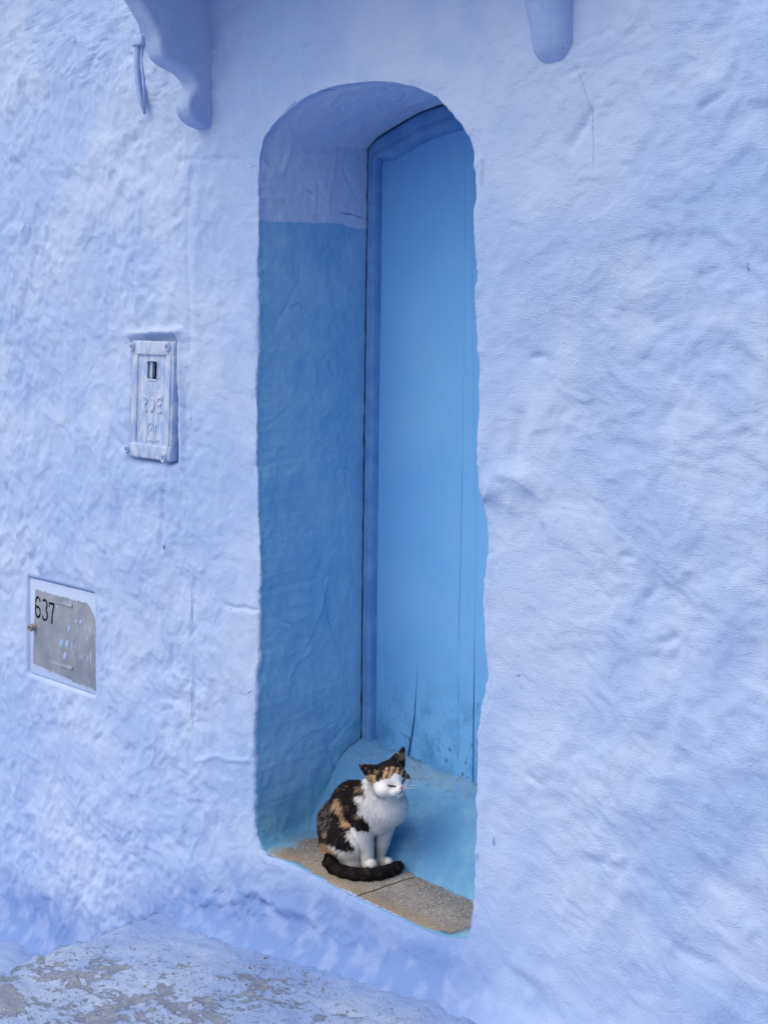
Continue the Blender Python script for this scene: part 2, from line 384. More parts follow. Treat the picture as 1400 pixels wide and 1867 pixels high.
wx = X + .05 * fbm(X * 4, Y * 4, Z * 4 + 9, 3); wz = Z + .05 * fbm(X * 4 + 31, Y * 4, Z * 4, 3)
h = .015 * fbm(wx * 1.5, Y * 1.5, wz * 1.5, 2) * (1 - sst(-.05, .30, DIN))
billow = lambda f, ox, sx=1, sz=1: np.abs(perlin(wx * f * sx + ox, Y * f, wz * f * sz + ox * .7))
rough_l = .0100 * (.32 - billow(5.5, 3, 1, .8)) + .0105 * (.3 - billow(11, 8, 1.1, .7)) + .0066 * (.3 - billow(22, 5, 1.1, .7)) + .0036 * fbm(wx * 44, Y * 36, wz * 36, 2)
dx = (wx * .80 + wz * .60); dz = (-wx * .60 + wz * .80)
rg = lambda f, o, a: np.abs(perlin(dx * f * a + o, Y * f, dz * f + o))
rough_r = .0140 * (.3 - rg(4.2, 2, .7)) + .0110 * (.3 - rg(9, 6, .75)) + .0050 * (.3 - rg(20, 9, .8)) + .0018 * fbm(wx * 38, Y * 30, wz * 38, 2)
rough = left * rough_l + (1 - left) * rough_r
ter = lambda v: np.floor(v) + sst(.38, .62, v - np.floor(v))
plates = ter(2.4 * fbm(wx * 5 + 70, Y * 5, wz * 6, 4)) * .0026 + ter(2.2 * fbm(wx * 11 + 20, Y * 9, wz * 11, 3)) * .0015
lumps = np.clip(perlin(X * 17 + 3, Y * 17, Z * 15), -.2, .6) * .0052 + np.clip(perlin(X * 31 + 9, Y * 31, Z * 28), -.2, .6) * .0030
amod = .35 + .75 * sst(-.5, .6, fbm(X * 1.7 + 4, Y, Z * 1.7 + 8, 3))
h = h + (amod * (1.0 * left + .92 * (1 - left)) * .72 * rough + plates + lumps * amod * (.45 + .55 * left)) * outm * (1 - .5 * near)
lowz = (1 - sst(.16, .34, Z)) * outm
h = h + lowz * (.0100 * (.3 - billow(7, 44, 1, 1)) + .0070 * (.3 - billow(17, 24, 1, 1)) + .0030 * fbm(wx * 40, Y * 30, wz * 40, 2)) * .9
# doorway faces: gently lumpy
h = h + (1 - outm) * (.0050 * fbm(X * 5, Y * 5, Z * 5, 2) + .0050 * (.3 - np.abs(perlin(wx * 9, Y * 9, wz * 9))) + .0024 * (.3 - np.abs(perlin(wx * 22, Y * 22, wz * 19))) + .0014 * fbm(X * 45, Y * 45, Z * 45, 2) + .0040 * np.exp(-(perlin(wx * 3.4 + 8, Y * 3.4, wz * 2.6) / .035) ** 2) * sst(.0, .3, perlin(X * 4 + 3, Y * 5, Z * 4)) - .0034 * np.exp(-(perlin(wx * 5 + 28, Y * 5, wz * 3.6) / .03) ** 2) * sst(.0, .3, perlin(X * 4 + 13, Y * 5, Z * 4))) * sst(.0, .05, YB - Y)
floor_m = np.zeros(N); floor_m[-nF:] = 1; floor_m = smooth_closed(floor_m[:, None], 6)[:, 0]
inner = sst(-.01, .02, DIN)
h = h * (1 - .85 * floor_m[None, :] * inner)
# vertical corner line of the older render left of the doorway, dents, ridges and trowel marks
def wp(L): return [(p.x, p.z) for p in (PY(a, b, 0) for a, b in L)]
def ridge(L, amp, wdt):
    global h
    L = wp(L); zz = np.array(L); m = (X > zz[:, 0].min() - .2) & (X < zz[:, 0].max() + .2) & (Z > zz[:, 1].min() - .2) & (Z < zz[:, 1].max() + .2) & (DIN < 0)
    d = seg_dist(X[m] + .006 * perlin(X[m] * 25, 0, Z[m] * 25), Z[m] + .006 * perlin(X[m] * 25, 5, Z[m] * 25), L); h[m] += amp * np.exp(-(d / wdt) ** 2)
def scarp(L, amp, wdt):                                # a step in the plaster that fades away from the line (to the right of travel)
    global h
    L = wp(L); best = np.full(X.shape, 9.0); side = np.zeros(X.shape)
    for (ax, az), (bx, bz) in zip(L, L[1:]):
        ex, ez = bx - ax, bz - az; t = np.clip(((X - ax) * ex + (Z - az) * ez) / (ex * ex + ez * ez), 0, 1)
        d = np.hypot(X - ax - t * ex, Z - az - t * ez); m = d < best; best = np.where(m, d, best)
        side = np.where(m, (X - ax) * ez - (Z - az) * ex, side)
    h += np.where((DIN < 0) & (side > 0), .75 * amp * np.exp(-best / wdt), 0) * (1 - np.exp(-(best / .016) ** 2))
ridge([(345,300),(340,420),(348,560),(345,640)], -.006, .012)
ridge([(362,300),(356,480),(362,640)], .004, .014)
ridge([(355,1060),(350,1160),(356,1200),(352,1330)], -.007, .006)
ridge([(300,900),(297,1000)], -.010, .010)
ridge([(320,292),(430,288)], -.004, .010)
ridge([(415,1105),(468,1113)], -.006, .006)
ridge([(1075,205),(1040,265)], -.011, .014)
scarp([(890,900),(905,862),(950,868),(985,905),(990,950)], -.016, .05)
ridge([(900,895),(920,872),(955,880)], .016, .030); ridge([(930,920),(925,900)], .010, .03)
scarp([(1190,425),(1230,415),(1310,412),(1340,455),(1360,480)], -.009, .06)
scarp([(1010,780),(1040,772),(1100,790),(1170,800),(1240,800),(1300,785),(1370,770)], -.006, .05)
scarp([(1095,1090),(1140,1045),(1180,1035),(1230,1065),(1270,1095)], -.006, .05)
scarp([(1060,1190),(1100,1165),(1150,1175)], -.005, .03)
scarp([(940,810),(930,850)], .006, .03); ridge([(948,760),(942,830)], -.008, .020)
scarp([(915,640),(945,612),(965,625)], -.006, .03)
ridge([(1075,1570),(1110,1575)], -.007, .012); ridge([(1290,1590),(1390,1660)], -.008, .03); ridge([(1235,1735),(1300,1760)], -.006, .02)
scarp([(965,1395),(1000,1425),(1030,1440)], -.004, .03)
ridge([(360,1390),(400,1375),(420,1385),(455,1388)], .005, .008)
ridge([(340,1590),(345,1650)], .006, .010)
ridge([(380,1635),(430,1640),(470,1620),(520,1650),(570,1660),(600,1690)], .007, .014)
ridge([(440,1625),(480,1640),(510,1650)], -.005, .010)
ridge([(950,1760),(1010,1790),(1060,1840)], .006, .02); ridge([(930,1760),(985,1800),(1020,1850)], -.005, .015)
rng2 = np.random.default_rng(11)
for k in range(26):                                     # small knocks and chips
    px, py = rng2.uniform(0, 1400), rng2.uniform(60, 1800)
    p = PY(px, py, 0); a = rng2.uniform(0, 3.14); L_ = rng2.uniform(.008, .03)
    q = [(p.x - L_ * math.cos(a), p.z - L_ * math.sin(a)), (p.x + L_ * math.cos(a), p.z + L_ * math.sin(a))]
    m = (np.abs(X - p.x) < .12) & (np.abs(Z - p.z) < .12) & (DIN < -.02)
    h[m] += rng2.choice([-.007, -.005, .005]) * np.exp(-(seg_dist(X[m], Z[m], q) / .008) ** 2)
# niche of the meter door, seat of the upper cover with a plaster lip above and to its right
MX0, MX1, MZ0, MZ1 = -4.244, -3.812, .583, .927
UX0, UX1, UZ0, UZ1 = -3.590, -3.352, 1.392, 1.772
def rectm(x0, x1, z0, z1, s): return sst(x0 - s, x0 + s, X) * (1 - sst(x1 - s, x1 + s, X)) * sst(z0 - s, z0 + s, Z) * (1 - sst(z1 - s, z1 + s, Z)) * (DIN < 0)
flat = np.maximum(rectm(MX0 - .02, MX1 + .02, MZ0 - .02, MZ1 + .02, .03), rectm(UX0 - .01, UX1 + .01, UZ0 - .01, UZ1 + .01, .02))
h = h * (1 - flat); h -= .020 * rectm(MX0, MX1, MZ0, MZ1, .006)
h -= .016 * rectm(UX0 - .004, UX1 + .006, UZ0 - .004, UZ1 + .016, .006)
ridge([(240,612),(290,606),(330,603)], .016, .012); ridge([(330,603),(333,720),(334,850)], .010, .010)
G2 = G + NRM * h[..., None]
# the foot of the wall swells out to the paving
ab = np.maximum(Z - ground_z(np.maximum(X, EDGE_X) if False else X), 0)
foot = np.exp(-ab / .075) * (DIN < .0)
gz_s = np.interp(X, np.linspace(-9, 4, 900), np.convolve(np.pad(ground_z(np.linspace(-9, 4, 900)), 10, 'edge'), np.ones(21) / 21, 'valid'))
za = np.maximum(Z - (gz_s - .01), 0)
swell = (.055 * np.exp(-za / .030) + .050 * np.exp(-za / .09)) * sst(0, .03, -DIN)
G2[..., 1] -= np.minimum(swell, .27)
rise = (1 - sst(.0, .5, np.abs(X + 2.55) - .35)) * 0
# close the solid behind
ring_b = G2[-1].copy(); ring_b[:, 1] = .9
VA = np.concatenate([G2.reshape(-1, 3), ring_b]); nrow = len(G2) + 1
FA_ = grid_faces(nrow, N, True)
house = empty('house', (XC, 0, .28))
tag(house, 'lilac limewashed house front with a tall narrow arched doorway', 'house')
wall = mesh_obj('wall', VA, FA_, M_WALL, house)
bm = bmesh.new(); bm.from_mesh(wall.data); bm.verts.ensure_lookup_table()
bm.faces.new([bm.verts[(nrow - 1) * N + j] for j in range(N)]); bm.to_mesh(wall.data); bm.free()
for nm, arr in (('din', DIN), ('foot', foot)):
    a = wall.data.attributes.new(nm, 'FLOAT', 'POINT'); a.data.foreach_set('value', np.concatenate([arr.ravel(), np.full(N, arr[-1].mean())]).astype(np.float32))
Lp, Lb, Lm = [np.array(c[:3]) for c in (LAV_PALE, LAV_BLUE, LAV)]
GR = lambda c: np.array(lin(*c)[:3])
def blend(a, b, f): return a + (b - a) * f[..., None]
f1 = sst(-.45, .5, fbm(X * 1.9, Y * 1.9, Z * 1.9, 4, .6)); tone = blend(blend(Lb, Lp, f1), Lm, .62 + 0 * X)
tone = blend(tone, Lp, .25 * sst(.0, .8, perlin(X * 34, Y * 20, Z * 3.2) + .5 * perlin(X * 80, Y * 20, Z * 7)) * (.35 + .65 * left))
tone = blend(tone, Lb, .18 * sst(.1, .7, fbm(wx * 6 + 9, Y * 6, wz * 6, 3)))
tone = blend(tone, Lp, .20 * sst(.25, .8, fbm(wx * 7 + 40, Y * 6, wz * 9, 3)))
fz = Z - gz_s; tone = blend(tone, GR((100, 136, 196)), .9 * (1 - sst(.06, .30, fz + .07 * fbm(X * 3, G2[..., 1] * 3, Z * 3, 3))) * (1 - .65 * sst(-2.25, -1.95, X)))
tone = blend(tone, Lp, .22 * (1 - sst(.20, .36, Z)) * sst(-.2, .6, fbm(X * 16 + 15, G2[..., 1] * 16, Z * 16, 4)))
tone = blend(tone, GR((200, 213, 240)), .85 * sst(.0, .06, DIN))  # limewash lifted paler inside the opening: painted stand-in for missing fill light
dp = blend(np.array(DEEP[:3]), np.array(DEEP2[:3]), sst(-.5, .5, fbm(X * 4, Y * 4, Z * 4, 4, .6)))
sz_ = np.interp(Y, [0, .20, .222, .25, .30, .35, .39, .45], [.29, .28, .29, .32, .374, .426, .466, .49])
lowm = 1 - sst(.02, .24, Z - sz_ + .13 * fbm(X * 7, Y * 7, Z * 7, 4, .6)); dp = blend(dp, blend(np.array(CYAN[:3]), np.array(CYAN2[:3]), sst(-.3, .3, fbm(X * 15, Y * 15, Z * 15, 3))), .9 * lowm)
flo = floor_m[None, :] * inner; dp = blend(dp, GR((96, 98, 100)), .9 * sst(.4, .8, flo) * sst(.012, .03, DIN) * (1 - sst(.19, .21, DIN)) * sst(-2.94, -2.90, X) * (1 - sst(-2.25, -2.2, X)))
dirt = lowm * sst(-.1, .4, fbm(X * 6 + 3, Y * 6, Z * 6, 3))
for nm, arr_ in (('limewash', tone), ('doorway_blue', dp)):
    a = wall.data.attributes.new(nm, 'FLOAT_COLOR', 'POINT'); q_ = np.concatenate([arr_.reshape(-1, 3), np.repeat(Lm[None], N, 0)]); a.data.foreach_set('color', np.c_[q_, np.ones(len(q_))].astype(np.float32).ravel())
a = wall.data.attributes.new('dirt', 'FLOAT', 'POINT'); a.data.foreach_set('value', np.concatenate([dirt.ravel(), np.zeros(N)]).astype(np.float32))
pc = [PY(a, b, 0) for a, b in ((1060, 430), (1050, 560), (1090, 690), (1000, 560), (1130, 480))]
pim = np.zeros(X.shape)
for p in pc: pim = np.maximum(pim, np.exp(-(((X - p.x) / .10) ** 2 + ((Z - p.z) / .13) ** 2)))
a = wall.data.attributes.new('pimple', 'FLOAT', 'POINT'); a.data.foreach_set('value', np.concatenate([pim.ravel(), np.zeros(N)]).astype(np.float32))

# hairline cracks and chipped spots, following the plaster surface
from mathutils.bvhtree import BVHTree
_dg = bpy.context.evaluated_depsgraph_get(); bvh = BVHTree.FromPolygons([tuple(v) for v in VA.tolist()], FA_.tolist())
CAMV = Vector((0, -CAMY, CAMZ))
def on_wall(px, py, lift=.0006):
    d = (PY(px, py, 0) - CAMV).normalized(); hit, n, i, t = bvh.ray_cast(CAMV, d)
    if hit is None: return None
    return hit - d * lift * 1.5, -d
M_CRACK = mat_plain('crack_shadow_grey', (66, 82, 122), (92, 108, 150), .9, 60); M_CHIP = mat_plain('bare_render', (120, 128, 156), (150, 150, 160), .9, 90)
rc = np.random.default_rng(31)
def crack(L, w=.0011, jit=2.2, mat=None):
    L = resample(np.array(L + [L[-1]], float), max(6, int(sum(math.dist(a, b) for a, b in zip(L, L[1:])) / 5)))
    nz_ = np.cumsum(rc.normal(0, 1, (len(L), 2)), 0); nz_ -= np.linspace(0, 1, len(L))[:, None] * nz_[-1]; L = L + nz_ * jit * .35
    V, F = [], []
    for i, (x, y) in enumerate(L):
        q = on_wall(x, y)
        if q is None: continue
        p = q[0]; a_ = L[max(i - 1, 0)]; b_ = L[min(i + 1, len(L) - 1)]; t = Vector((S2 * (b_[0] - a_[0]), S2 * (b_[0] - a_[0]), -(b_[1] - a_[1]))).normalized()
        sd_ = t.cross(q[1]).normalized() * w * rc.uniform(.35, 1.25) * min(1, .2 + 3 * min(i, len(L) - 1 - i) / len(L))
        V += [p - sd_, p + sd_]
    for i in range(len(V) // 2 - 1):
        if (Vector(V[2 * i]) - Vector(V[2 * i + 2])).length < .03: F.append((2 * i, 2 * i + 1, 2 * i + 3, 2 * i + 2))
    if F: mesh_obj('crack', V, F, mat or M_CRACK, house)
M_HAIR = mat_plain('hairline_grey', (124, 144, 194), (142, 160, 208), .9, 60); M_HAIRB = mat_plain('hairline_blue', (74, 122, 172), (88, 136, 186), .9, 60)
for L, w, m_ in (([(1040,100),(1062,160),(1078,205),(1082,250),(1080,320)], .0007, M_HAIR), ([(352,1062),(349,1100),(351,1160)], .0012, M_HAIR), ([(353,1230),(350,1290),(352,1340)], .0007, M_HAIR),
             ([(668,398),(640,391),(612,387)], .0016, M_CRACK), ([(572,350),(556,344)], .0010, M_HAIRB), ([(576,168),(600,163),(618,162)], .0010, M_CRACK), ([(488,248),(500,238),(512,232)], .0010, M_HAIRB), ([(455,310),(462,300),(480,303)], .0010, M_HAIR),
             ([(30,430),(50,405),(75,425)], .0008, M_HAIR), ([(150,460),(165,432),(190,435)], .0008, M_HAIR), ([(348,755),(350,772)], .0011, M_CRACK), ([(450,1268),(462,1258)], .0012, M_CRACK),
             ([(62,1020),(70,1012),(88,1014)], .0009, M_HAIR),
             ([(510,1130),(535,1138),(530,1150)], .0009, M_HAIRB), ([(520,560),(545,550),(550,575)], .0009, M_HAIRB), ([(640,800),(628,860),(632,920)], .0008, M_HAIRB), ([(615,1020),(590,1060),(602,1140),(620,1200)], .0008, M_HAIRB), ([(500,1400),(560,1345),(640,1300)], .0007, M_HAIRB),
             ([(866,505),(872,512)], .0010, M_CRACK)):
    crack(L, w, mat=m_)
def chip(px, py, rx, ry, mat, n=11):
    c0 = on_wall(px, py, .0009)
    if c0 is None: return
    V = [c0[0]]; F = []
    for k_ in range(n):
        a_ = 2 * math.pi * k_ / n; f_ = rc.uniform(.55, 1.15); q = on_wall(px + rx * f_ * math.cos(a_), py + ry * f_ * math.sin(a_), .0004)
        V.append(q[0] if q else c0[0])
    for k_ in range(n): F.append((0, 1 + k_, 1 + (k_ + 1) % n))
    mesh_obj('chip', V, F, mat, house)
for px, py, rx, ry, m_ in ((900,1536,2.5,10,M_HAIR),(870,1563,2,7,M_HAIR),(994,61,2,5,M_CRACK),(1005,70,3,4,M_CHIP),(1363,486,3,7,M_HAIR),(299,998,2,6,M_CRACK),(420,1110,1.5,1.5,M_CRACK),(945,1232,5,3,M_HAIR),(1205,1817,2,2,M_HAIR)):
    chip(px, py, rx, ry, m_)

# ------------------------------------------------------------------ door, frame, sill, threshold
door = empty('door', (XC, .48, .5)); door.parent = house; door.matrix_parent_inverse = Matrix.Translation(-Vector(house.location))
def dobj(name, V, F, mat): 
    o = mesh_obj(name, V, F, mat); o.parent = door; o.matrix_parent_inverse = Matrix.Translation(-Vector((XC, .48, .5))); return o
FP = np.concatenate([resample(bl[1:], 260), resample(ba, 160), resample(br[:-1] + [(br[-1][0], .49)], 120)])
for _ in range(3): FP[1:-1] = .25 * FP[:-2] + .5 * FP[1:-1] + .25 * FP[2:]
tg = np.gradient(FP, axis=0); tg /= np.linalg.norm(tg, axis=1)[:, None]; nin = np.stack([tg[:, 1], -tg[:, 0]], 1)
arch_i = sst(250, 275, np.arange(len(FP))) * (1 - sst(405, 425, np.arange(len(FP))))
prof = [(-.002, .53), (.0005, .456), (.002, .4505), (.010, .448), (.020, .449), (.024, .4525), (.028, .449), (.036, .452), (.044, .464), (.046, .480), (.046, .52)]
ring = []
for o_, y_ in prof:
    wob = .0022 * perlin(FP[:, 0] * 9, y_ * 20, FP[:, 1] * 9) + .001 * perlin(FP[:, 0] * 40, y_ * 20, FP[:, 1] * 40)
    off = o_ * (.74 + 1.05 * arch_i)
    q = FP + nin * (off)[:, None]
    ring.append(np.stack([q[:, 0], y_ + wob, q[:, 1]], 1))
RG = np.stack(ring)
dobj('door_frame', RG.reshape(-1, 3), grid_faces(len(prof), len(FP)), M_FRAME)
DY = .482
inn = FP + nin * (.046 * (.74 + 1.05 * arch_i))[:, None]
ai = inn[258:424]; order = np.argsort(ai[:, 0])
def top_z(x): return np.interp(x, ai[order, 0], ai[order, 1]) + .008
lj = inn[:262]
def left_x(z): return np.interp(z, lj[::1, 1], lj[:, 0]) - .006
def line_x(L): 
    P = [PY(a, b, DY) for a, b in L]; zz = np.array([p.z for p in P]); xx = np.array([p.x for p in P]); o_ = np.argsort(zz)
    return lambda z: np.interp(z, zz[o_], xx[o_])
c1 = line_x([(764,150),(764,1000),(762,1180),(760,1240),(757,1275),(755,1310),(750,1345),(745,1372),(744,1400)])
c2 = line_x([(850,150),(846,600),(843,860),(840,1000),(836,1170),(834,1450)])
c3 = line_x([(868,150),(860,440),(862,700),(868,900),(866,1100),(863,1270),(861,1440)])
zb = lambda x: .502 + (x + 2.93) * (-.075)
z1180 = PY(762, 1180, DY).z; zbot = .49
g1 = lambda z: .00002 + .0055 * np.clip((z1180 - z) / (z1180 - zbot), 0, 1) ** 1.4
z860, z1170 = PY(843, 860, DY).z, PY(836, 1170, DY).z
g2 = lambda z: .00002 + .0005 * ((z < z860) & (z > z1170))
z1270 = PY(863, 1270, DY).z
g3 = lambda z: .0001 + .0020 * (1 - sst(z1270 - .1, z1270 + .3, z))
def plank(name, xl, xr, gl, gr, yoff=0.0, nseg=14):
    zs = np.linspace(.47, 2.50, 150); U = np.linspace(0, 1, nseg); V = []
    xm = (xl(np.array([1.4])) + xr(np.array([1.4])))[0] / 2
    for k, z in enumerate(zs):
        a_ = float(xl(z) + gl(z)); b_ = float(xr(z) - gr(z))
        jit = .0008 * float(perlin(z * 30, xm * 7, 0)) * (z < z1180)
        xs = a_ + jit + (b_ - a_) * U
        ztop = top_z(xs); zlo = zb(xs) + .003 * perlin(xs * 60, 0, 3) + .002 * perlin(xs * 170, 0, 5)
        zz = np.clip(z, zlo, ztop)
        yy = DY + yoff + .0007 * perlin(xs * 6, 1, zz * 2.2)
        edge = np.minimum(U, 1 - U) * (b_ - a_); yy = yy + .0012 * np.exp(-edge / .0012) * np.where(U < .5, float(gl(z)) > .0009, float(gr(z)) > .0009)
        V.append(np.stack([xs, yy, zz], 1))
    V = np.stack(V); B = V.copy(); B[..., 1] = DY + .035
    full = np.concatenate([V, B[:, ::-1]], 1)           # front then back, closed around
    F = grid_faces(len(zs), 2 * nseg, True)
    o = dobj(name, full.reshape(-1, 3), F, M_DOOR); o.data.set_sharp_from_angle(angle=R(30)); return o
plank('door_plank', left_x, c1, lambda z: 0 * z, g1)
plank('door_plank', c1, c2, g1, g2)
plank('door_plank', c2, c3, g2, g3, .0006, 8)
rj = lambda z: np.full(np.shape(z), -2.135) + 0 * z
plank('door_plank', c3, rj, g3, lambda z: 0 * z, .001)
# sill: sloped plaster step under the door, coved into the left jamb
sp = np.array([(.186, .240), (.200, .270), (.222, .290), (.250, .320), (.300, .374), (.350, .426), (.388, .464), (.402, .474), (.43, .483), (.47, .494), (.52, .497)])
ps = resample(np.r_[sp, sp[-1:]], 60)
for _ in range(3): ps[1:-1] = .25 * ps[:-2] + .5 * ps[1:-1] + .25 * ps[2:]
xs = np.linspace(-2.995, -2.06, 190)
SX = np.repeat(xs[None], len(ps), 0); SY = np.repeat(ps[:, :1], len(xs), 1); SZ = np.repeat(ps[:, 1:], len(xs), 1)
tl = np.clip(-2.90 - SX, 0, None)
SZ = SZ + (SX + 2.93) * -.055 * sst(.25, .45, SY) - (SX + 2.55) * .02
SZ = SZ + 1.6 * tl ** 2 * sst(.28, .40, SY)
SY = SY - 1.2 * np.clip(-2.86 - SX, 0, .2) ** 2
nz = .006 * fbm(SX * 8, SY * 8, SZ * 8, 3) + .0032 * fbm(SX * 30, SY * 30, SZ * 30, 3)
SY = SY - nz; SZ = SZ + nz * .8
sill = mesh_obj('door_sill', np.stack([SX, SY, SZ], -1).reshape(-1, 3), grid_faces(len(ps), len(xs)), M_SILL, house)
# threshold slabs
def slab(x0, x1, js):
    nx, ny = 60, 40; U = np.linspace(0, 1, nx)[:, None]; V_ = np.linspace(0, 1, ny)[None]
    y = .006 + .224 * V_ + 0 * U
    a_ = x0 + js[0] * .0045 * perlin(y * 22, 3, 1) + js[0] * y * .10; b_ = x1 + js[1] * .0045 * perlin(y * 22, 3, 1) + js[1] * y * .10
    x = a_ + (b_ - a_) * U
    z = np.interp(x, [-2.93, -2.75, -2.55, -2.3, -2.1], [.304, .297, .288, .278, .274]) + .0012 * fbm(x * 20, y * 20, 0, 3)
    e = np.minimum(np.minimum(U, 1 - U) * (x1 - x0), np.minimum(V_, 1 - V_) * .22); z = z - .003 * np.exp(-e / .003) - .005 * np.exp(-V_ * .224 / .022)
    T = np.stack([x, y, z], -1)
    top = T.reshape(-1, 3); F = grid_faces(nx, ny)
    idx = np.arange(nx * ny).reshape(nx, ny); rim = np.concatenate([idx[:, 0], idx[-1, 1:], idx[-2::-1, -1], idx[0, -2:0:-1]])
    low = top[rim].copy(); low[:, 2] -= .05; k = len(rim); b0 = len(top)
    F2 = np.array([[rim[i], rim[(i + 1) % k], b0 + (i + 1) % k, b0 + i] for i in range(k)])
    return mesh_obj('threshold_slab', np.concatenate([top, low]), np.concatenate([F, F2]), M_SLAB, house)
slab(-2.99, -2.5635, (0, 1)); slab(-2.560, -2.09, (1, 0))

# ------------------------------------------------------------------ corbels and the door hood they carry
def corbel(xa, xb, tipround):
    prof = [(.03,2.405),(-.02,2.412),(-.048,2.422),(-.072,2.440),(-.084,2.468),(-.070,2.496),(-.050,2.518),(-.056,2.545),(-.088,2.566),(-.135,2.578),(-.172,2.596),(-.184,2.622),(-.188,2.655),(-.212,2.695),(-.255,2.750),(-.32,2.800),(-.41,2.835),(-.43,2.90),(-.43,2.955)]
    if tipround: prof = [(.05,2.392),(-.01,2.398),(-.045,2.410),(-.072,2.436),(-.088,2.470),(-.098,2.51),(-.112,2.55),(-.135,2.59),(-.165,2.63),(-.19,2.67),(-.22,2.71),(-.26,2.75),(-.32,2.80),(-.41,2.835),(-.43,2.90),(-.43,2.955)]
    P = resample(prof + [prof[-1]], 110)
    for _ in range(3): P[1:-1] = .25 * P[:-2] + .5 * P[1:-1] + .25 * P[2:]
    t = np.gradient(P, axis=0); t /= np.linalg.norm(t, axis=1)[:, None]; nn = np.stack([-t[:, 1], t[:, 0]], 1)   # outward = down/front
    if nn[10, 1] > 0: nn = -nn
    r = .014 if not tipround else .046; V = []
    ss = [(0, .25)] + [(r * (1 - math.cos(a)), -r * (1 - math.sin(a))) for a in np.linspace(0, math.pi / 2, 7)]
    ncol = []
    for a in np.linspace(0, math.pi / 2, 7): ncol.append((r * (1 - math.cos(a)), -r * (1 - math.sin(a))))
    half = (xb - xa)
    cols = [('side', xa, None)]
    rows_ = []
    left_c = [(xa + c, d) for c, d in ncol]; right_c = [(xb - c, d) for c, d in ncol[::-1]]
    mid = [(xa + r + (half - 2 * r) * k / 4, 0) for k in range(1, 4)]
    allc = left_c + mid + right_c
    Vr = []
    for x, d in allc:
        q = P + nn * d
        Vr.append(np.stack([np.full(len(P), x), q[:, 0], q[:, 1]], 1))
    first = Vr[0].copy(); first[:, 1] = .05; last = Vr[-1].copy(); last[:, 1] = .05
    # flat cheeks run back into the wall
    def cheek(src, n=8): return [src + (np.stack([src[:, 0], np.full(len(P), .05), src[:, 2]], 1) - src) * (k / n) for k in range(n, 0, -1)]
    A = np.stack(cheek(Vr[0]) + Vr + cheek(Vr[-1])[::-1])
    n_ = .0030 * fbm(A[..., 0] * 9, A[..., 1] * 9, A[..., 2] * 9, 2) + .001 * fbm(A[..., 0] * 40, A[..., 1] * 40, A[..., 2] * 40, 2)
    A[..., 0] += n_; A[..., 1] += n_ * .8
    if tipround: A[..., 1] += .042
    return mesh_obj('corbel', A.reshape(-1, 3), grid_faces(A.shape[0], A.shape[1]), M_LILAC if tipround else M_PLASTER, house)
corbel(-3.262, -3.185, False); corbel(-1.950, -1.842, True)
bm = bmesh.new(); bm_box(bm, (-3.42, -.47, 2.95), (-1.70, .03, 3.07), .02, 3)
bm_obj('door_hood', bm, M_PLASTER, house)

# ------------------------------------------------------------------ street
xs = np.unique(np.r_[np.linspace(-9, -4.6, 40), np.linspace(-4.6, -1.7, 280), np.linspace(-1.7, 4, 60), EDGE_X - .030, EDGE_X - .018, EDGE_X - .010, EDGE_X - .004, EDGE_X, EDGE_X + .006, EDGE_X + .014])
ys = np.unique(np.r_[np.linspace(-9, -1.8, 50), np.linspace(-1.8, .06, 180)])
GX, GY = np.meshgrid(xs, ys, indexing='ij')
ed = EDGE_X + .020 * fbm(GY * 2.2, 3, 0, 3) - .02
GXs = GX
def gz(x):
    up = ground_z(np.maximum(x, EDGE_X)); lo = ground_z(np.minimum(x, EDGE_X - 1e-6)); return up, lo
up, lo = gz(GX); st = sst(-.024, .0, GX - ed); GZ = lo + (up - lo) * st
GZ = GZ - .010 * np.exp(-np.clip(GX - ed, 0, None) / .02) * (GX > ed)
GZ = GZ + .012 * fbm(GX * 1.6, GY * 1.6, 4, 3) * sst(.0, .3, -GY) + .0060 * fbm(GX * 12, GY * 17, 2, 3) + .0030 * fbm(GX * 50, GY * 55, 2, 2)
street = mesh_obj('street', np.stack([GX, GY, GZ], -1).reshape(-1, 3), grid_faces(len(xs), len(ys)), M_STREET)
tag(street, 'sloping street paving with worn lilac limewash and a step', kind='structure')
bm = bmesh.new(); bmesh.ops.create_grid(bm, x_segments=4, y_segments=4, size=300)
for v in bm.verts: v.co.z = -1.05
g = bm_obj('ground', bm, mat_plain('pale_dust', (150, 150, 150), (168, 165, 160), .9, 3), None, False); tag(g, 'pale dusty ground under the street', kind='structure')
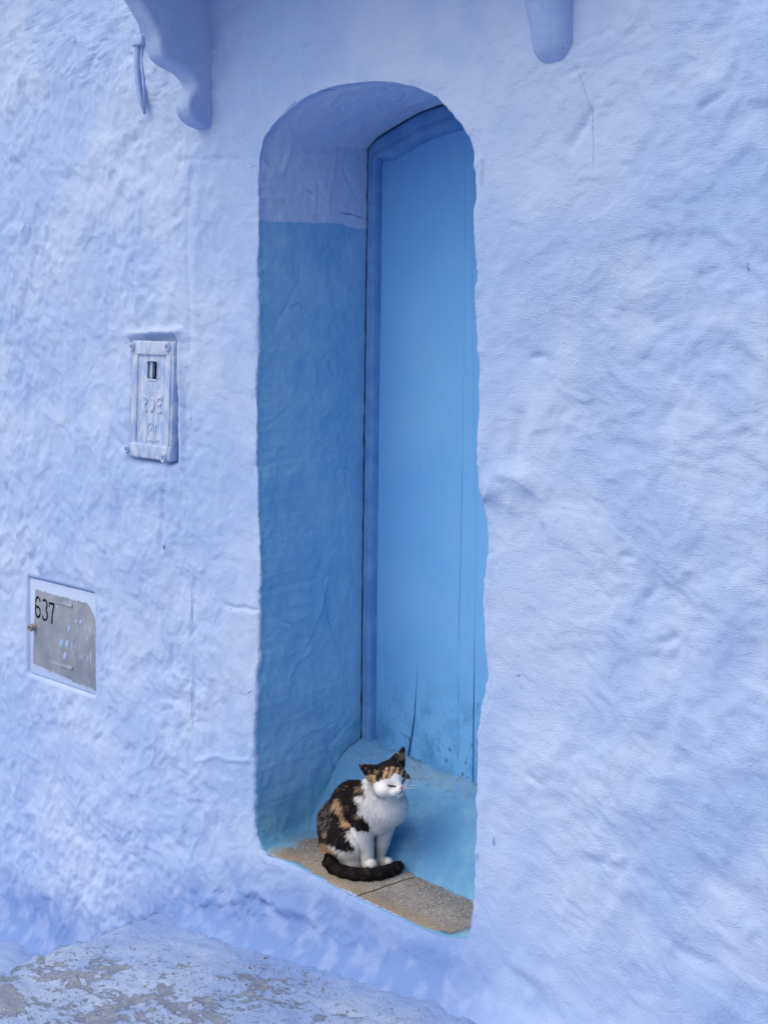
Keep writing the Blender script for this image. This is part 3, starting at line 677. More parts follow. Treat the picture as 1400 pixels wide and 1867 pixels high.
# flakes of dirt and dry leaf on the paving
V, F = [], []
def sz_at(x, y):
    i = min(max(np.searchsorted(xs, x), 1), len(xs) - 1); j = min(max(np.searchsorted(ys, y), 1), len(ys) - 1); return max(GZ[i, j], GZ[i - 1, j], GZ[i, j - 1], GZ[i - 1, j - 1])
rd = np.random.default_rng(21)
for k in range(420):
    if k < 170: px, py = rd.normal(520, 55), rd.normal(1775, 22)
    else: px, py = rd.uniform(60, 900), 1867 - abs(rd.normal(0, 75))
    p = PZ(px, py, .1); 
    for _ in range(3): p = PZ(px, py, float(sz_at(p.x, p.y)))
    if p.y > -.11 or p.x < EDGE_X + .03: continue
    r = rd.uniform(.0008, .0026) * (2.4 if rd.random() < .05 else 1); a0 = rd.uniform(0, 6.28); n = 5; b0 = len(V)
    asp = rd.uniform(.35, 1)
    z0 = sz_at(p.x, p.y)
    for j in range(n):
        a = a0 + j * 2 * math.pi / n; rr = r * rd.uniform(.6, 1.2)
        V.append((p.x + rr * math.cos(a), p.y + rr * asp * math.sin(a), z0 + .0008 + rd.uniform(0, .0012)))
    V.append((p.x, p.y, z0 + .0015 + r * .4)); V.append((p.x, p.y, z0 - .002))
    for j in range(n): F.append((b0 + j, b0 + (j + 1) % n, b0 + n)); F.append((b0 + (j + 1) % n, b0 + j, b0 + n + 1))
d = mesh_obj('dirt_flakes', V, F, mat_plain('brown_dirt', (128, 112, 98), (164, 146, 124), .9, 80)); tag(d, 'brown flakes of dirt and dry leaf scattered on the paving', 'dirt', kind='stuff')

# ------------------------------------------------------------------ meter door with number 637
def local_obj(name, bm, mat, parent, smooth=True):
    me = bpy.data.meshes.new(name); bmesh.ops.recalc_face_normals(bm, faces=bm.faces[:]); bm.to_mesh(me); bm.free()
    if smooth:
        me.polygons.foreach_set('use_smooth', [True] * len(me.polygons))
        try: me.set_sharp_from_angle(angle=R(35))
        except Exception: pass
    me.materials.append(mat); o = bpy.data.objects.new(name, me); C.objects.link(o); o.parent = parent; return o
def mat_panel():
    s = NT('grey_and_lilac_panel', .6, .3); tc = s.n('ShaderNodeTexCoord'); P = s.sep(tc.outputs['Object']); x, z = P[0], P[2]
    ob = tc.outputs['Object']; rag = s.math('SUBTRACT', s.noise(26, 5, .7, ob, stretch=(.6, 1, 1.6)), .5); r2 = s.math('SUBTRACT', s.noise(90, 4, .7, ob), .5)
    j = s.math('ADD', s.math('MULTIPLY', rag, .030), s.math('MULTIPLY', r2, .012))
    le = s.ramp(s.math('ADD', s.math('ADD', x, s.math('MULTIPLY', z, -.06)), s.math('MULTIPLY', r2, .006)), -.186, -.183)
    te = s.math('SUBTRACT', 1.0, s.ramp(s.math('ADD', z, j), .128, .132))
    cut = s.math('SUBTRACT', 1.0, s.ramp(s.math('ADD', s.math('ADD', x, z), j), .290, .296))
    be = s.ramp(s.math('ADD', s.math('ADD', z, s.math('MULTIPLY', x, .065)), s.math('MULTIPLY', j, 1.2)), -.150, -.142)
    m = s.math('MULTIPLY', s.math('MULTIPLY', le, te), s.math('MULTIPLY', be, cut))
    scr = s.math('MULTIPLY', s.ramp(s.noise(20, 4, .7, ob, stretch=(4.5, 1, .55)), .615, .64), s.ramp(x, .0, .10))
    grey = s.mix(s.ramp(s.noise(12, 5, .6, ob), .35, .65), lin(126, 137, 152), lin(146, 154, 166))
    grey = s.mix(s.math('MULTIPLY', s.ramp(s.noise(9, 4, .6, ob, stretch=(1, 1, .4)), .58, .7), .3), grey, lin(168, 170, 176))
    c = s.mix(s.math('MULTIPLY', m, s.math('SUBTRACT', 1.0, s.math('MULTIPLY', scr, .8))), s.mix(.5, LAV, LAV_PALE), grey)
    return s.out(c, s.bump(s.noise(90, 4, .6, ob), .2, .002))
M_PANEL = mat_panel()
M_BLACK = mat_plain('stencil_black', (58, 60, 74), (74, 76, 90), .8, 60)
M_DARK = mat_plain('dark_void', (14, 12, 14), (20, 18, 20), .9)
mw, mh = (MX1 - MX0) / 2, (MZ1 - MZ0) / 2
md = empty('meter_door', ((MX0 + MX1) / 2, .012, (MZ0 + MZ1) / 2))
tag(md, 'grey metal meter door stencilled 637, set flush in the lilac wall', 'meter door')
bm = bmesh.new(); bm_box(bm, (-mw + .004, -.004, -mh + .004), (mw - .004, .020, mh - .004), .0025, 2); panel = local_obj('panel', bm, M_PANEL, md)
def rib(z0):
    bm = bmesh.new(); v = [(-.085, -.004, z0 - .0005), (.068, -.004, z0 - .0005), (.068, -.0095, z0), (-.085, -.0045, z0), (-.085, -.004, z0 + .012), (.068, -.004, z0 + .012)]
    vv = [bm.verts.new(p) for p in v]
    for f in ((0, 1, 2, 3), (3, 2, 5, 4), (0, 3, 4), (1, 5, 2), (0, 4, 5, 1)): bm.faces.new([vv[i] for i in f])
    return local_obj('louvre_lip', bm, M_PANEL, panel, False)
rib(.104); rib(-.110)
# stencilled digits: strokes with bridges
def stroke(bm, pts, w, y0=-.0046):
    for (ax, az), (bx, bz) in zip(pts, pts[1:]):
        d = Vector((bx - ax, 0, bz - az)); L_ = d.length; d.normalize(); n = Vector((-d.z, 0, d.x)) * w / 2; e = d * w * .25
        a = Vector((ax, 0, az)) - e; b = Vector((bx, 0, bz)) + e
        f = [bm.verts.new((p.x, y0, p.z)) for p in (a + n, b + n, b - n, a - n)]; bm.faces.new(f)
def digit(pp, ox, oz, sx, sz):
    bm = bmesh.new()
    for L in pp: stroke(bm, [(ox + a * sx, oz + b * sz) for a, b in L], .0074)
    bmesh.ops.solidify(bm, geom=bm.faces[:], thickness=-.0006)
    return local_obj('digit', bm, M_BLACK, panel, False)
arc = lambda cx, cz, rx, rz, a0, a1, n=8: [(cx + rx * math.cos(R(a0 + (a1 - a0) * k / n)), cz + rz * math.sin(R(a0 + (a1 - a0) * k / n))) for k in range(n + 1)]
d6 = [arc(.5, .66, .42, .32, 75, 172), [(.08, .60), (.08, .30)], arc(.5, .27, .42, .27, 188, 352), arc(.5, .27, .42, .24, 12, 120), [(.78, .93), (.9, .80)]]
d3 = [arc(.45, .76, .42, .23, 140, 80), arc(.45, .76, .42, .23, 62, -62), arc(.45, .26, .45, .26, 60, -60), arc(.45, .26, .45, .26, -84, -155)]
d7 = [[(.0, .95), (.92, .95)], [(.05, .84), (.05, .80)], [(.86, .88), (.60, .45)], [(.58, .38), (.5, .0)]]
for k, (dd_, ox) in enumerate(((d6, -.176), (d3, -.128), (d7, -.084))): digit(dd_, ox, .036 - k * .004, .036, .072)
bm = bmesh.new()
for px, py, w_, h_ in ((126,1146,.010,.016),(112,1172,.012,.018),(122,1174,.012,.018),(118,1196,.012,.018),(104,1107,.006,.010),(117,1100,.006,.009),(129,1099,.006,.009),(139,1133,.007,.009),(147,1134,.009,.010),(142,1148,.004,.020),(165,1148,.004,.022),(160,1162,.004,.018)):
    p = PY(px, py, .008); lx, lz = p.x - md.location.x, p.z - md.location.z; n = 14
    ct = bm.verts.new((lx, -.0056, lz)); vv = [bm.verts.new((lx + .75 * w_ * math.cos(2 * math.pi * k / n) + .3 * h_ * math.sin(2 * math.pi * k / n), -.0046 if k % 2 else -.0044, lz + h_ * .80 * math.sin(2 * math.pi * k / n))) for k in range(n)]
    bb = [bm.verts.new((v.co.x, -.002, v.co.z)) for v in vv]
    for k in range(n): bm.faces.new((vv[k], vv[(k + 1) % n], ct)); bm.faces.new((vv[(k + 1) % n], vv[k], bb[k], bb[(k + 1) % n]))
local_obj('paint_splash', bm, M_LILAC, panel, False)['label'] = 'lilac drops of wall paint on the grey door'
p = PY(60, 1144, 0); lx, lz = p.x - md.location.x, p.z - md.location.z
bm = bmesh.new(); nseg = 18
prof = [(.0130, .0), (.0130, -.024), (.0118, -.027), (.0080, -.027), (.0070, -.024), (.0068, -.010), (0.0, -.010)]
prev = None
for r_, y_ in prof:
    cur = [bm.verts.new((lx + r_ * math.cos(2 * math.pi * k / nseg), y_, lz + r_ * math.sin(2 * math.pi * k / nseg))) for k in range(nseg)] if r_ > 0 else [bm.verts.new((lx, y_, lz))]
    if prev:
        for k in range(nseg):
            if len(cur) > 1: bm.faces.new((prev[k], prev[(k + 1) % nseg], cur[(k + 1) % nseg], cur[k]))
            else: bm.faces.new((prev[k], prev[(k + 1) % nseg], cur[0]))
    prev = cur
local_obj('lock_barrel', bm, mat_plain('worn_brass', (140, 134, 132), (160, 152, 146), .5, 50), md)

# ------------------------------------------------------------------ cast cover with slot and raised letters
def mat_cast():
    s = NT('limewashed_casting', .75, .25); ob = s.n('ShaderNodeTexCoord').outputs['Object']
    c = s.mix(s.ramp(s.noise(22, 5, .65, ob, stretch=(2, 1, .7)), .38, .62), lin(148, 172, 216), lin(188, 200, 224))
    c = s.mix(s.math('MULTIPLY', s.ramp(s.noise(55, 5, .7, ob), .62, .68), .55), c, lin(196, 198, 206))
    c = s.mix(s.math('MULTIPLY', s.ramp(s.noise(70, 4, .7, ob, stretch=(2, 1, .6)), .69, .72), .6), c, lin(104, 116, 150))
    return s.out(c, s.bump(s.math('ADD', s.noise(130, 4, .65, ob), s.noise(40, 4, .6, ob, stretch=(2, 1, .6))), .45, .003))
M_CAST = mat_cast()
uw, uh = (UX1 - UX0) / 2, (UZ1 - UZ0) / 2
uc = empty('utility_cover', ((UX0 + UX1) / 2, 0, (UZ0 + UZ1) / 2)); uc.rotation_euler = (R(-1.2), R(1.0), 0)
tag(uc, 'lilac painted cast cover with a small slot and raised letters RDE on the wall', 'utility cover')
hx0, hx1, hz0, hz1 = -.036, .022, .062, .124           # slot
bm = bmesh.new(); w_, h_ = uw - .006, uh - .004
px_, pz_ = .070, .140; ft = -.014                       # raised margin around a sunken panel
def ringbox(x0, x1, z0, z1, y0, bv): bm_box(bm, (x0, y0, z0), (x1, .016, z1), bv, 3)
ringbox(-w_, w_, pz_, h_, ft, .006); ringbox(-w_, w_, -h_, -pz_ + .002, ft - .003, .008)
ringbox(-w_, -px_ - .012, -h_ + .02, h_ - .02, ft + .0015, .006); ringbox(px_, w_ - .001, -h_ + .02, h_ - .02, ft + .001, .006)
bm_tube(bm, [(w_ - .014, ft + .001, -h_ + .03), (w_ - .014, ft, 0), (w_ - .014, ft + .001, h_ - .03)], .0045, 8)
local_obj('rim', bm, M_CAST, uc)
bm = bmesh.new(); yp = -.006
for x0, x1, z0, z1 in ((-px_ - .02, hx0, -pz_ - .01, pz_ + .01), (hx1, px_ + .01, -pz_ - .01, pz_ + .01), (hx0, hx1, hz1, pz_ + .01), (hx0, hx1, -pz_ - .01, hz0)):
    bm_box(bm, (x0, yp, z0), (x1, yp + .006, z1))
bmesh.ops.remove_doubles(bm, verts=bm.verts[:], dist=1e-5)
plate = local_obj('plate', bm, M_CAST, uc, False)
bm = bmesh.new()
bm_tube(bm, [(hx0, yp, hz0 + .008), (hx0, yp, hz1 - .008), (hx0 + .006, yp, hz1), (hx1 - .006, yp, hz1), (hx1, yp, hz1 - .008), (hx1, yp, hz0 + .008), (hx1 - .006, yp, hz0), (hx0 + .006, yp, hz0), (hx0, yp, hz0 + .008)], .0034, 8)
local_obj('slot_edge', bm, M_CAST, uc)
bm = bmesh.new(); bm_box(bm, (-.05, .0135, .05), (.04, .0150, .135)); local_obj('slot_back', bm, M_DARK, uc, False)
bm = bmesh.new(); bm_box(bm, (-.036, .0005, .058), (-.018, .013, .128), .0015, 2); local_obj('slot_tongue', bm, M_CAST, uc)
for lx, lz, rr in ((-w_ + .008, h_ - .022, .013), (w_ - .026, h_ - .018, .014), (-w_ - .004, -h_ + .022, .013), (w_ - .030, -h_ + .010, .015)):
    bm = bmesh.new(); prev = None
    for r_, y_ in ((rr * 1.25, .012), (rr * 1.1, ft - .006), (rr * .85, ft - .010), (rr * .55, ft - .009), (rr * .45, ft - .002), (0, ft - .002)):
        cur = [bm.verts.new((lx + r_ * .8 * math.cos(2 * math.pi * k / 14), y_, lz + r_ * math.sin(2 * math.pi * k / 14))) for k in range(14)] if r_ else [bm.verts.new((lx, y_, lz))]
        if prev:
            for k in range(14):
                bm.faces.new((prev[k], prev[(k + 1) % 14], cur[(k + 1) % 14], cur[k]) if len(cur) > 1 else (prev[k], prev[(k + 1) % 14], cur[0]))
        prev = cur
    local_obj('screw_boss', bm, M_CAST, uc)
def letter(LL, ox, oz, sx, sz, name='letter', r=.0042):
    bm = bmesh.new()
    for L in LL: bm_tube(bm, [(ox + a * sx, yp - .0002, oz + b * sz) for a, b in L], r, 7)
    return local_obj(name, bm, M_CAST, plate)
lR = [arc(.35, .74, .5, .26, 110, -80, 6), [(.45, .48), (.85, 0)]]
lD = [arc(.15, .5, .75, .48, 80, -80, 8)]
lE = [[(.2, 1), (.9, 1)], [(.15, .95), (.15, .75)], [(.2, .52), (.8, .52)], [(.9, .02), (.25, .02)], [(.85, .98), (.9, .85)]]
for L, ox in ((lR, -.055), (lD, -.016), (lE, .022)): letter(L, ox, -.038, .028, .046)
letter([[(0, 0), (0, .6), (.2, .9), (.5, 1), (.75, .85), (.8, .5), (.8, .3)], [(1.15, .1), (1.15, .8)], [(-.1, -.4), (1.3, -.4)], [(.3, .3), (.55, .6)]], -.022, -.112, .036, .040, 'cast_mark', .0028)
letter([[(-.1, 0), (1.5, 0), (1.5, .35)]], -.006, -.136, .028, .03, 'cast_mark', .0026)

# painted-over conduit end beside the left corbel
bm = bmesh.new(); cp = [PY(a, b, -.012) for a, b in ((250,62),(251,90),(250,120),(252,150),(257,180),(264,206))]
bm_tube(bm, cp, [.010, .013, .011, .010, .009, .005], 10)
cond = bm_obj('conduit', bm, M_LILAC); tag(cond, 'short limewashed conduit hanging on the wall beside the corbel', 'conduit')
cond.location = (0, 0, 0)
bm = bmesh.new(); a = PY(243, 66, -.02); b = PY(262, 80, -.02); bm_box(bm, (a.x, -.030, b.z), (b.x, .005, a.z), .006, 3)
o = bm_obj('clip', bm, M_LILAC); o.parent = cond
bm = bmesh.new(); bm_tube(bm, [PY(x, y, -.010) for x, y in ((248,20),(254,45),(259,80),(258,110),(262,150),(264,200))], .0045, 8)
o = bm_obj('cable', bm, M_LILAC); o.parent = cond

# ------------------------------------------------------------------ calico cat
YC = .178
VW = Vector((S2, -S2, 0)); RT = Vector((S2, S2, 0)); UPV = Vector((0, 0, 1))
prims = {'body': [], 'legs': [], 'head': [], 'tail': []}
def arr(v): return np.array(v, float)
def cone(grp, a, b, ra, rb): prims[grp].append(('c', arr(a), arr(b), ra, rb))
def ell(grp, c, ax, rad): prims[grp].append(('e', arr(c), np.array([arr(x) for x in ax]), arr(rad)))
def tri(grp, a, b, c, r): prims[grp].append(('t', arr(a), arr(b), arr(c), r))
WAX = ((1, 0, 0), (0, 1, 0), (0, 0, 1))
ch = [(620, 1541, .055), (626, 1502, .064), (646, 1468, .056), (682, 1468, .052), (704, 1468, .051)]
for (a, b, r0), (c, d, r1) in zip(ch, ch[1:]): cone('body', PY(a, b, YC), PY(c, d, YC), r0, r1)
cone('body', PY(705, 1468, YC), PY(694, 1490, YC - .005), .050, .037)
cone('body', PY(680, 1462, YC), PY(704, 1432, YC - .012), .054, .041)
cone('body', PY(645, 1516, YC), PY(680, 1490, YC), .042, .036)
ell('body', PY(627, 1532, YC - .050), WAX, (.066, .036, .055)); ell('body', PY(652, 1525, YC + .045), WAX, (.062, .034, .052))
cone('body', PY(612, 1560, YC - .040), PY(645, 1573, YC - .052), .022, .013)
cone('body', PY(606, 1562, YC), PY(630, 1560, YC + .02), .024, .026)
cone('legs', PY(664, 1500, YC - .034), PY(667, 1541, YC - .030), .029, .0205); cone('legs', PY(667, 1541, YC - .030), PY(670.5, 1571, YC - .030), .0205, .0172)
cone('legs', PY(670.5, 1573, YC - .030), PY(677, 1578, YC - .034), .0172, .0150)
cone('legs', PY(702, 1505, YC + .028), PY(697, 1536, YC + .026), .027, .0195); cone('legs', PY(697, 1536, YC + .026), PY(691.5, 1568, YC + .024), .0195, .0122)
cone('legs', PY(692, 1572, YC + .024), PY(708, 1573.5, YC + .020), .0135, .0130)
tp = [PZ(a, b, .303) for a, b in ((604, 1567), (601, 1575), (610, 1585), (625, 1591), (645, 1595), (668, 1596), (690, 1594), (708, 1589), (720, 1584), (727, 1580))]
tr = [.0165, .016, .0152, .015, .0148, .0146, .0143, .0138, .013, .0105]
for a, b, r0, r1 in zip(tp, tp[1:], tr, tr[1:]): cone('tail', a, b, r0, r1)
# head
HC = PY(710, 1419, YC - .020); yaw = R(27); roll = R(12); pitch = R(4)
fw = (VW * math.cos(yaw) + RT * math.sin(yaw)); sd0 = (RT * math.cos(yaw) - VW * math.sin(yaw))
fw = (fw * math.cos(pitch) + UPV * math.sin(pitch)).normalized(); up0 = (UPV - fw * fw.dot(UPV)).normalized()
hs = sd0 * math.cos(roll) + up0 * math.sin(roll); hu = up0 * math.cos(roll) - sd0 * math.sin(roll)
def HL(s_, u_, f_): return HC + hs * s_ + hu * u_ + fw * f_
HAX = (hs, hu, fw)
ell('head', HL(0, .004, -.004), HAX, (.047, .038, .050))
ell('head', HL(0, .012, .016), HAX, (.036, .028, .030))
for s_ in (-1, 1):
    ell('head', HL(s_ * .026, -.016, .016), HAX, (.026, .022, .026))
    ell('head', HL(s_ * .0105, -.0245, .041), HAX, (.0145, .0115, .0145))
    tri('head', HL(s_ * .052, .014, -.010), HL(s_ * .020, .038, -.002), HL(s_ * .069, .059, -.016), .0028)
    tri('head', HL(s_ * .052, .010, -.016), HL(s_ * .022, .034, -.022), HL(s_ * .065, .052, -.019), .0034)
cone('head', HL(0, .006, .036), HL(0, -.0175, .0535), .0125, .0085)
ell('head', HL(0, -.036, .036), HAX, (.012, .009, .013))
def sdf(Pp, grp, k):
    out = None
    for pr in prims[grp]:
        if pr[0] == 'c':
            _, a, b, ra, rb = pr; ba_ = b - a; t = np.clip(((Pp - a) @ ba_) / (ba_ @ ba_ + 1e-9), 0, 1)
            d = np.linalg.norm(Pp - a - t[..., None] * ba_, axis=-1) - (ra + (rb - ra) * t)
        elif pr[0] == 'e':
            _, c, ax, rad = pr; q = (Pp - c) @ ax.T; k0 = np.linalg.norm(q / rad, axis=-1); k1 = np.linalg.norm(q / rad ** 2, axis=-1) + 1e-9
            d = k0 * (k0 - 1) / k1
        else:
            _, a, b, c, r = pr; n = np.cross(b - a, c - a); n /= np.linalg.norm(n)
            def sg(p0, p1):
                e = p1 - p0; t = np.clip(((Pp - p0) @ e) / (e @ e), 0, 1); return np.linalg.norm(Pp - p0 - t[..., None] * e, axis=-1)
            def hs_(p0, p1): return (Pp - p0) @ np.cross(n, p1 - p0)
            ins = (hs_(a, b) > 0) & (hs_(b, c) > 0) & (hs_(c, a) > 0)
            d = np.where(ins, np.abs((Pp - a) @ n), np.minimum(np.minimum(sg(a, b), sg(b, c)), sg(c, a))) - r
        if out is None: out = d
        elif k <= 0: out = np.minimum(out, d)
        else:
            hh = np.clip(.5 + .5 * (d - out) / k, 0, 1) if False else np.clip(k - np.abs(out - d), 0, None) / k
            out = np.minimum(out, d) - hh * hh * k * .25
    return out
def smin(a, b, k):
    hh = np.clip(k - np.abs(a - b), 0, None) / k; return np.minimum(a, b) - hh * hh * k * .25
def cat_sdf(Pp):
    d = sdf(Pp, 'body', .022); lg = sdf(Pp, 'legs', .004)
    d = smin(d, lg, .012); d = smin(d, sdf(Pp, 'head', .010), .014)
    return np.minimum(d, smin(d, sdf(Pp, 'tail', .006), .004))
allp = np.array([q for g_ in prims.values() for pr in g_ for q in ([pr[1], pr[2]] if pr[0] == 'c' else [pr[1]] if pr[0] == 'e' else [pr[1], pr[2], pr[3]])])
lo_, hi_ = allp.min(0) - .085, allp.max(0) + .085; lo_[2] = .25
VX = .0024; dims = np.ceil((hi_ - lo_) / VX).astype(int)
gx, gy, gz_ = [lo_[k] + VX * np.arange(dims[k]) for k in range(3)]
D = np.empty(dims, np.float32)
for i0 in range(0, dims[0], 8):
    Q = np.stack(np.meshgrid(gx[i0:i0 + 8], gy, gz_, indexing='ij'), -1); D[i0:i0 + 8] = cat_sdf(Q)
# surface nets
ins = D < 0; cnt = np.zeros(np.array(dims) - 1, np.int8)
cor = [(a, b, c) for a in (0, 1) for b in (0, 1) for c in (0, 1)]
sl = lambda A, o: A[o[0]:A.shape[0] - 1 + o[0], o[1]:A.shape[1] - 1 + o[1], o[2]:A.shape[2] - 1 + o[2]]
for o_ in cor: cnt += sl(ins, o_)
act = np.argwhere((cnt > 0) & (cnt < 8)); vid = -np.ones(np.array(dims) - 1, np.int64); vid[tuple(act.T)] = np.arange(len(act))
acc = np.zeros((len(act), 3)); num = np.zeros(len(act))
for a in cor:
    for ax in range(3):
        if a[ax]: continue
        b = list(a); b[ax] = 1
        da = D[tuple((act + np.array(a)).T)]; db = D[tuple((act + np.array(b)).T)]; m = (da < 0) != (db < 0)
        t = np.where(m, da / (da - db + 1e-12), 0); pt = np.repeat(np.array(a, float)[None], len(act), 0); pt[:, ax] += t
        acc += pt * m[:, None]; num += m
cv = lo_ + VX * (act + acc / num[:, None])
faces = []
for ax in range(3):
    u_, v_ = (ax + 1) % 3, (ax + 2) % 3
    A0 = [slice(1, -1)] * 3; A0[ax] = slice(0, -1); A1 = list(A0); A1[ax] = slice(1, None)
    s0 = ins[tuple(A0)]; s1 = ins[tuple(A1)]; e = np.argwhere(s0 != s1); off = np.array([1, 1, 1]); off[ax] = 0; c0 = e + off
    flip = s0[tuple(e.T)]
    def cell(du, dv):
        q = c0.copy(); q[:, u_] -= du; q[:, v_] -= dv; return vid[tuple(q.T)]
    quad = np.stack([cell(0, 0), cell(1, 0), cell(1, 1), cell(0, 1)], 1)
    quad[~flip] = quad[~flip][:, ::-1]; faces.append(quad)
cf = np.concatenate(faces); cf = cf[(cf >= 0).all(1)]
def sdf_n(P_):
    e = .0012; g_ = np.stack([cat_sdf(P_ + np.eye(3)[k] * e) - cat_sdf(P_ - np.eye(3)[k] * e) for k in range(3)], 1); return g_ / (np.linalg.norm(g_, axis=1, keepdims=True) + 1e-12)
cn = sdf_n(cv)
cam_p = np.array([0, -CAMY, CAMZ])
def to_px(P_):
    d = P_ - cam_p; dep = (d[:, 1] - d[:, 0]) * S2; rr = (d[:, 0] + d[:, 1]) * S2
    return 700 + FPX * rr / dep, HOR - FPX * d[:, 2] / dep
def inpoly(x, y, P):
    c = np.zeros(len(x), bool); n = len(P)
    for i in range(n):
        (x0, y0), (x1, y1) = P[i], P[i - 1]
        m = ((y0 > y) != (y1 > y)) & (x < (x1 - x0) * (y - y0) / (y1 - y0 + 1e-9) + x0); c ^= m
    return c
BLK, TAN, WHT, GRY, ORG = [np.array(lin(*c)[:3]) for c in ((34, 30, 33), (190, 158, 124), (246, 246, 246), (110, 102, 96), (160, 128, 100))]
B1 = [(690,440),(500,430),(340,500),(220,580),(110,700),(30,900),(20,1010),(30,1180),(100,1330),(230,1260),(390,1340),(545,1360),(560,1280),(480,1130),(530,1070),(555,1100),(640,1120),(720,1115),(755,1060),(715,930),(650,900),(640,760),(605,640),(690,630),(705,540)]
B2 = [(165,1390),(330,1400),(390,1500),(400,1580),(205,1580)]
T1 = [(300,740),(380,680),(430,740),(450,860),(500,980),(525,1065),(460,1060),(400,960),(360,860),(290,790)]
T2 = [(110,1240),(210,1225),(260,1310),(380,1365),(340,1415),(180,1395),(120,1360)]
T3 = [(470,755),(515,750),(525,805),(490,800)]; T4 = [(545,865),(640,885),(655,930),(590,930)]; T5 = [(150,1120),(240,1110),(235,1165),(170,1155)]; T6 = [(590,560),(640,520),(650,600),(610,620)]
SP = [(90,760),(260,690),(300,880),(250,1090),(90,1090)]
H1 = [(560,150),(760,235),(900,195),(1010,175),(1215,20),(1215,280),(1270,340),(1180,305),(1060,275),(960,305),(930,380),(890,475),(825,475),(815,400),(720,375),(680,345),(610,270)]
H2 = [(680,360),(830,385),(840,485),(760,520),(680,500)]
H3 = [(925,375),(960,300),(1060,270),(1180,300),(1280,340),(1280,450),(1205,440),(1150,400),(1070,360),(1010,435),(905,445)]
H4 = [(755,225),(840,225),(830,262),(770,260)]
LEG_P = [(600,1130),(1080,1110),(1060,1640),(600,1640)]
def coat(P_, head_m, tail_m, leg_m):
    x, y = to_px(P_); x = (x - 570) * 7.18; y = (y - 1360) * 7.18
    w = 26; xx = x + w * fbm(P_[:, 0] * 70, P_[:, 1] * 70, P_[:, 2] * 70, 2); yy = y + w * fbm(P_[:, 0] * 70 + 50, P_[:, 1] * 70, P_[:, 2] * 70, 2)
    c = np.repeat(WHT[None], len(P_), 0)
    bd = ~head_m
    body_black = inpoly(xx, yy, B1) & bd
    c[body_black] = BLK; c[inpoly(xx, yy, B2) & bd] = BLK
    n1 = fbm(P_[:, 0] * 90, P_[:, 1] * 90, P_[:, 2] * 60, 2)
    n2 = fbm(P_[:, 0] * 260, P_[:, 1] * 260, P_[:, 2] * 110, 2); m = body_black & (n1 + .5 * n2 > .80); c[m] = TAN * .55
    for P in (T1, T2, T4, T5): m = inpoly(xx, yy, P) & bd & ~leg_m; c[m] = TAN; c[m & (n2 > .38)] = BLK * 2
    for P in (T3, T6): c[inpoly(xx, yy, P) & bd] = TAN * .6
    m = inpoly(xx, yy, SP) & bd & (n1 > .02); c[m] = GRY
    w = 14; xx = x + w * fbm(P_[:, 0] * 110, P_[:, 1] * 110, P_[:, 2] * 110, 2); yy = y + w * fbm(P_[:, 0] * 110 + 50, P_[:, 1] * 110, P_[:, 2] * 110, 2)
    q = (P_ - np.array(HC)) @ np.array([hs, hu, fw]).T
    backh = head_m & ((q[:, 2] < -.012) & (q[:, 1] > -.012))
    c[backh] = BLK
    c[inpoly(xx, yy, H1) & head_m] = BLK
    c[inpoly(xx, yy, H2) & head_m] = TAN
    m = inpoly(xx, yy, H3) & head_m; c[m] = ORG; st_ = m & (np.sin(x / 11.0 + y / 30.0 + 2 * n1) > .35); c[st_] = BLK * 2.0
    st2 = m & (np.sin(x / 11.0 + y / 30.0 + 2 * n1) < -.6); c[st2] = TAN * 1.1
    c[inpoly(xx, yy, H4) & head_m] = TAN * .7
    ear_in = head_m & (np.abs(q[:, 0]) > .030) & (q[:, 1] > .026); c[ear_in] = np.where((n1[ear_in] > .25)[:, None], TAN * .55, BLK * 1.3)
    c[tail_m] = BLK * 1.15
    m = tail_m & (perlin(P_[:, 0] * 45, P_[:, 1] * 90, P_[:, 2] * 220) > .38); c[m] = np.array(lin(78, 64, 54)[:3])
    return c
def masks(P_):
    h_ = sdf(P_, 'head', .010); b_ = np.minimum(sdf(P_, 'body', .022), sdf(P_, 'legs', 0)); t_ = sdf(P_, 'tail', .006); l_ = sdf(P_, 'legs', 0)
    hm = (h_ < b_ - .001); tm = (t_ < np.minimum(h_, b_) - .001); return hm & ~tm, tm, (l_ < sdf(P_, 'body', .022)) & ~tm
hm, tm, lm = masks(cv)
ccol = coat(cv, hm, tm, lm)
def mat_cat(name, rough=.9):
    s = NT(name, rough, .12); return s.out(s.attr('coat').outputs['Color'])
catp = tp[5]
cat = empty('cat', (HC.x, YC, .285)); tag(cat, 'calico cat with closed eyes sitting on the threshold, tail wrapped round its paws', 'cat')
M_COAT = mat_cat('calico_coat'); M_FUR = mat_cat('calico_fur', .75)
body = mesh_obj('body', cv, cf, M_COAT, cat)
a = body.data.color_attributes.new('coat', 'FLOAT_COLOR', 'POINT'); a.data.foreach_set('color', np.c_[ccol, np.ones(len(ccol))].astype(np.float32).ravel())
# fur: tapering, bent blades rooted on the skin
tri_ = np.concatenate([cf[:, [0, 1, 2]], cf[:, [0, 2, 3]]]); ar = .5 * np.linalg.norm(np.cross(cv[tri_[:, 1]] - cv[tri_[:, 0]], cv[tri_[:, 2]] - cv[tri_[:, 0]]), axis=1)
NH = 105000; rf = np.random.default_rng(4); pick = rf.choice(len(tri_), NH, p=ar / ar.sum()); u_, v_ = rf.random(NH), rf.random(NH); fl = u_ + v_ > 1; u_[fl], v_[fl] = 1 - u_[fl], 1 - v_[fl]
T_ = tri_[pick]; bc = np.stack([1 - u_ - v_, u_, v_], 1)[..., None]
root = (cv[T_] * bc).sum(1); nor = (cn[T_] * bc).sum(1); nor /= np.linalg.norm(nor, axis=1, keepdims=True)
hm, tm, lm = masks(root); hcol = coat(root + rf.normal(0, .0016, root.shape), hm, tm, lm)
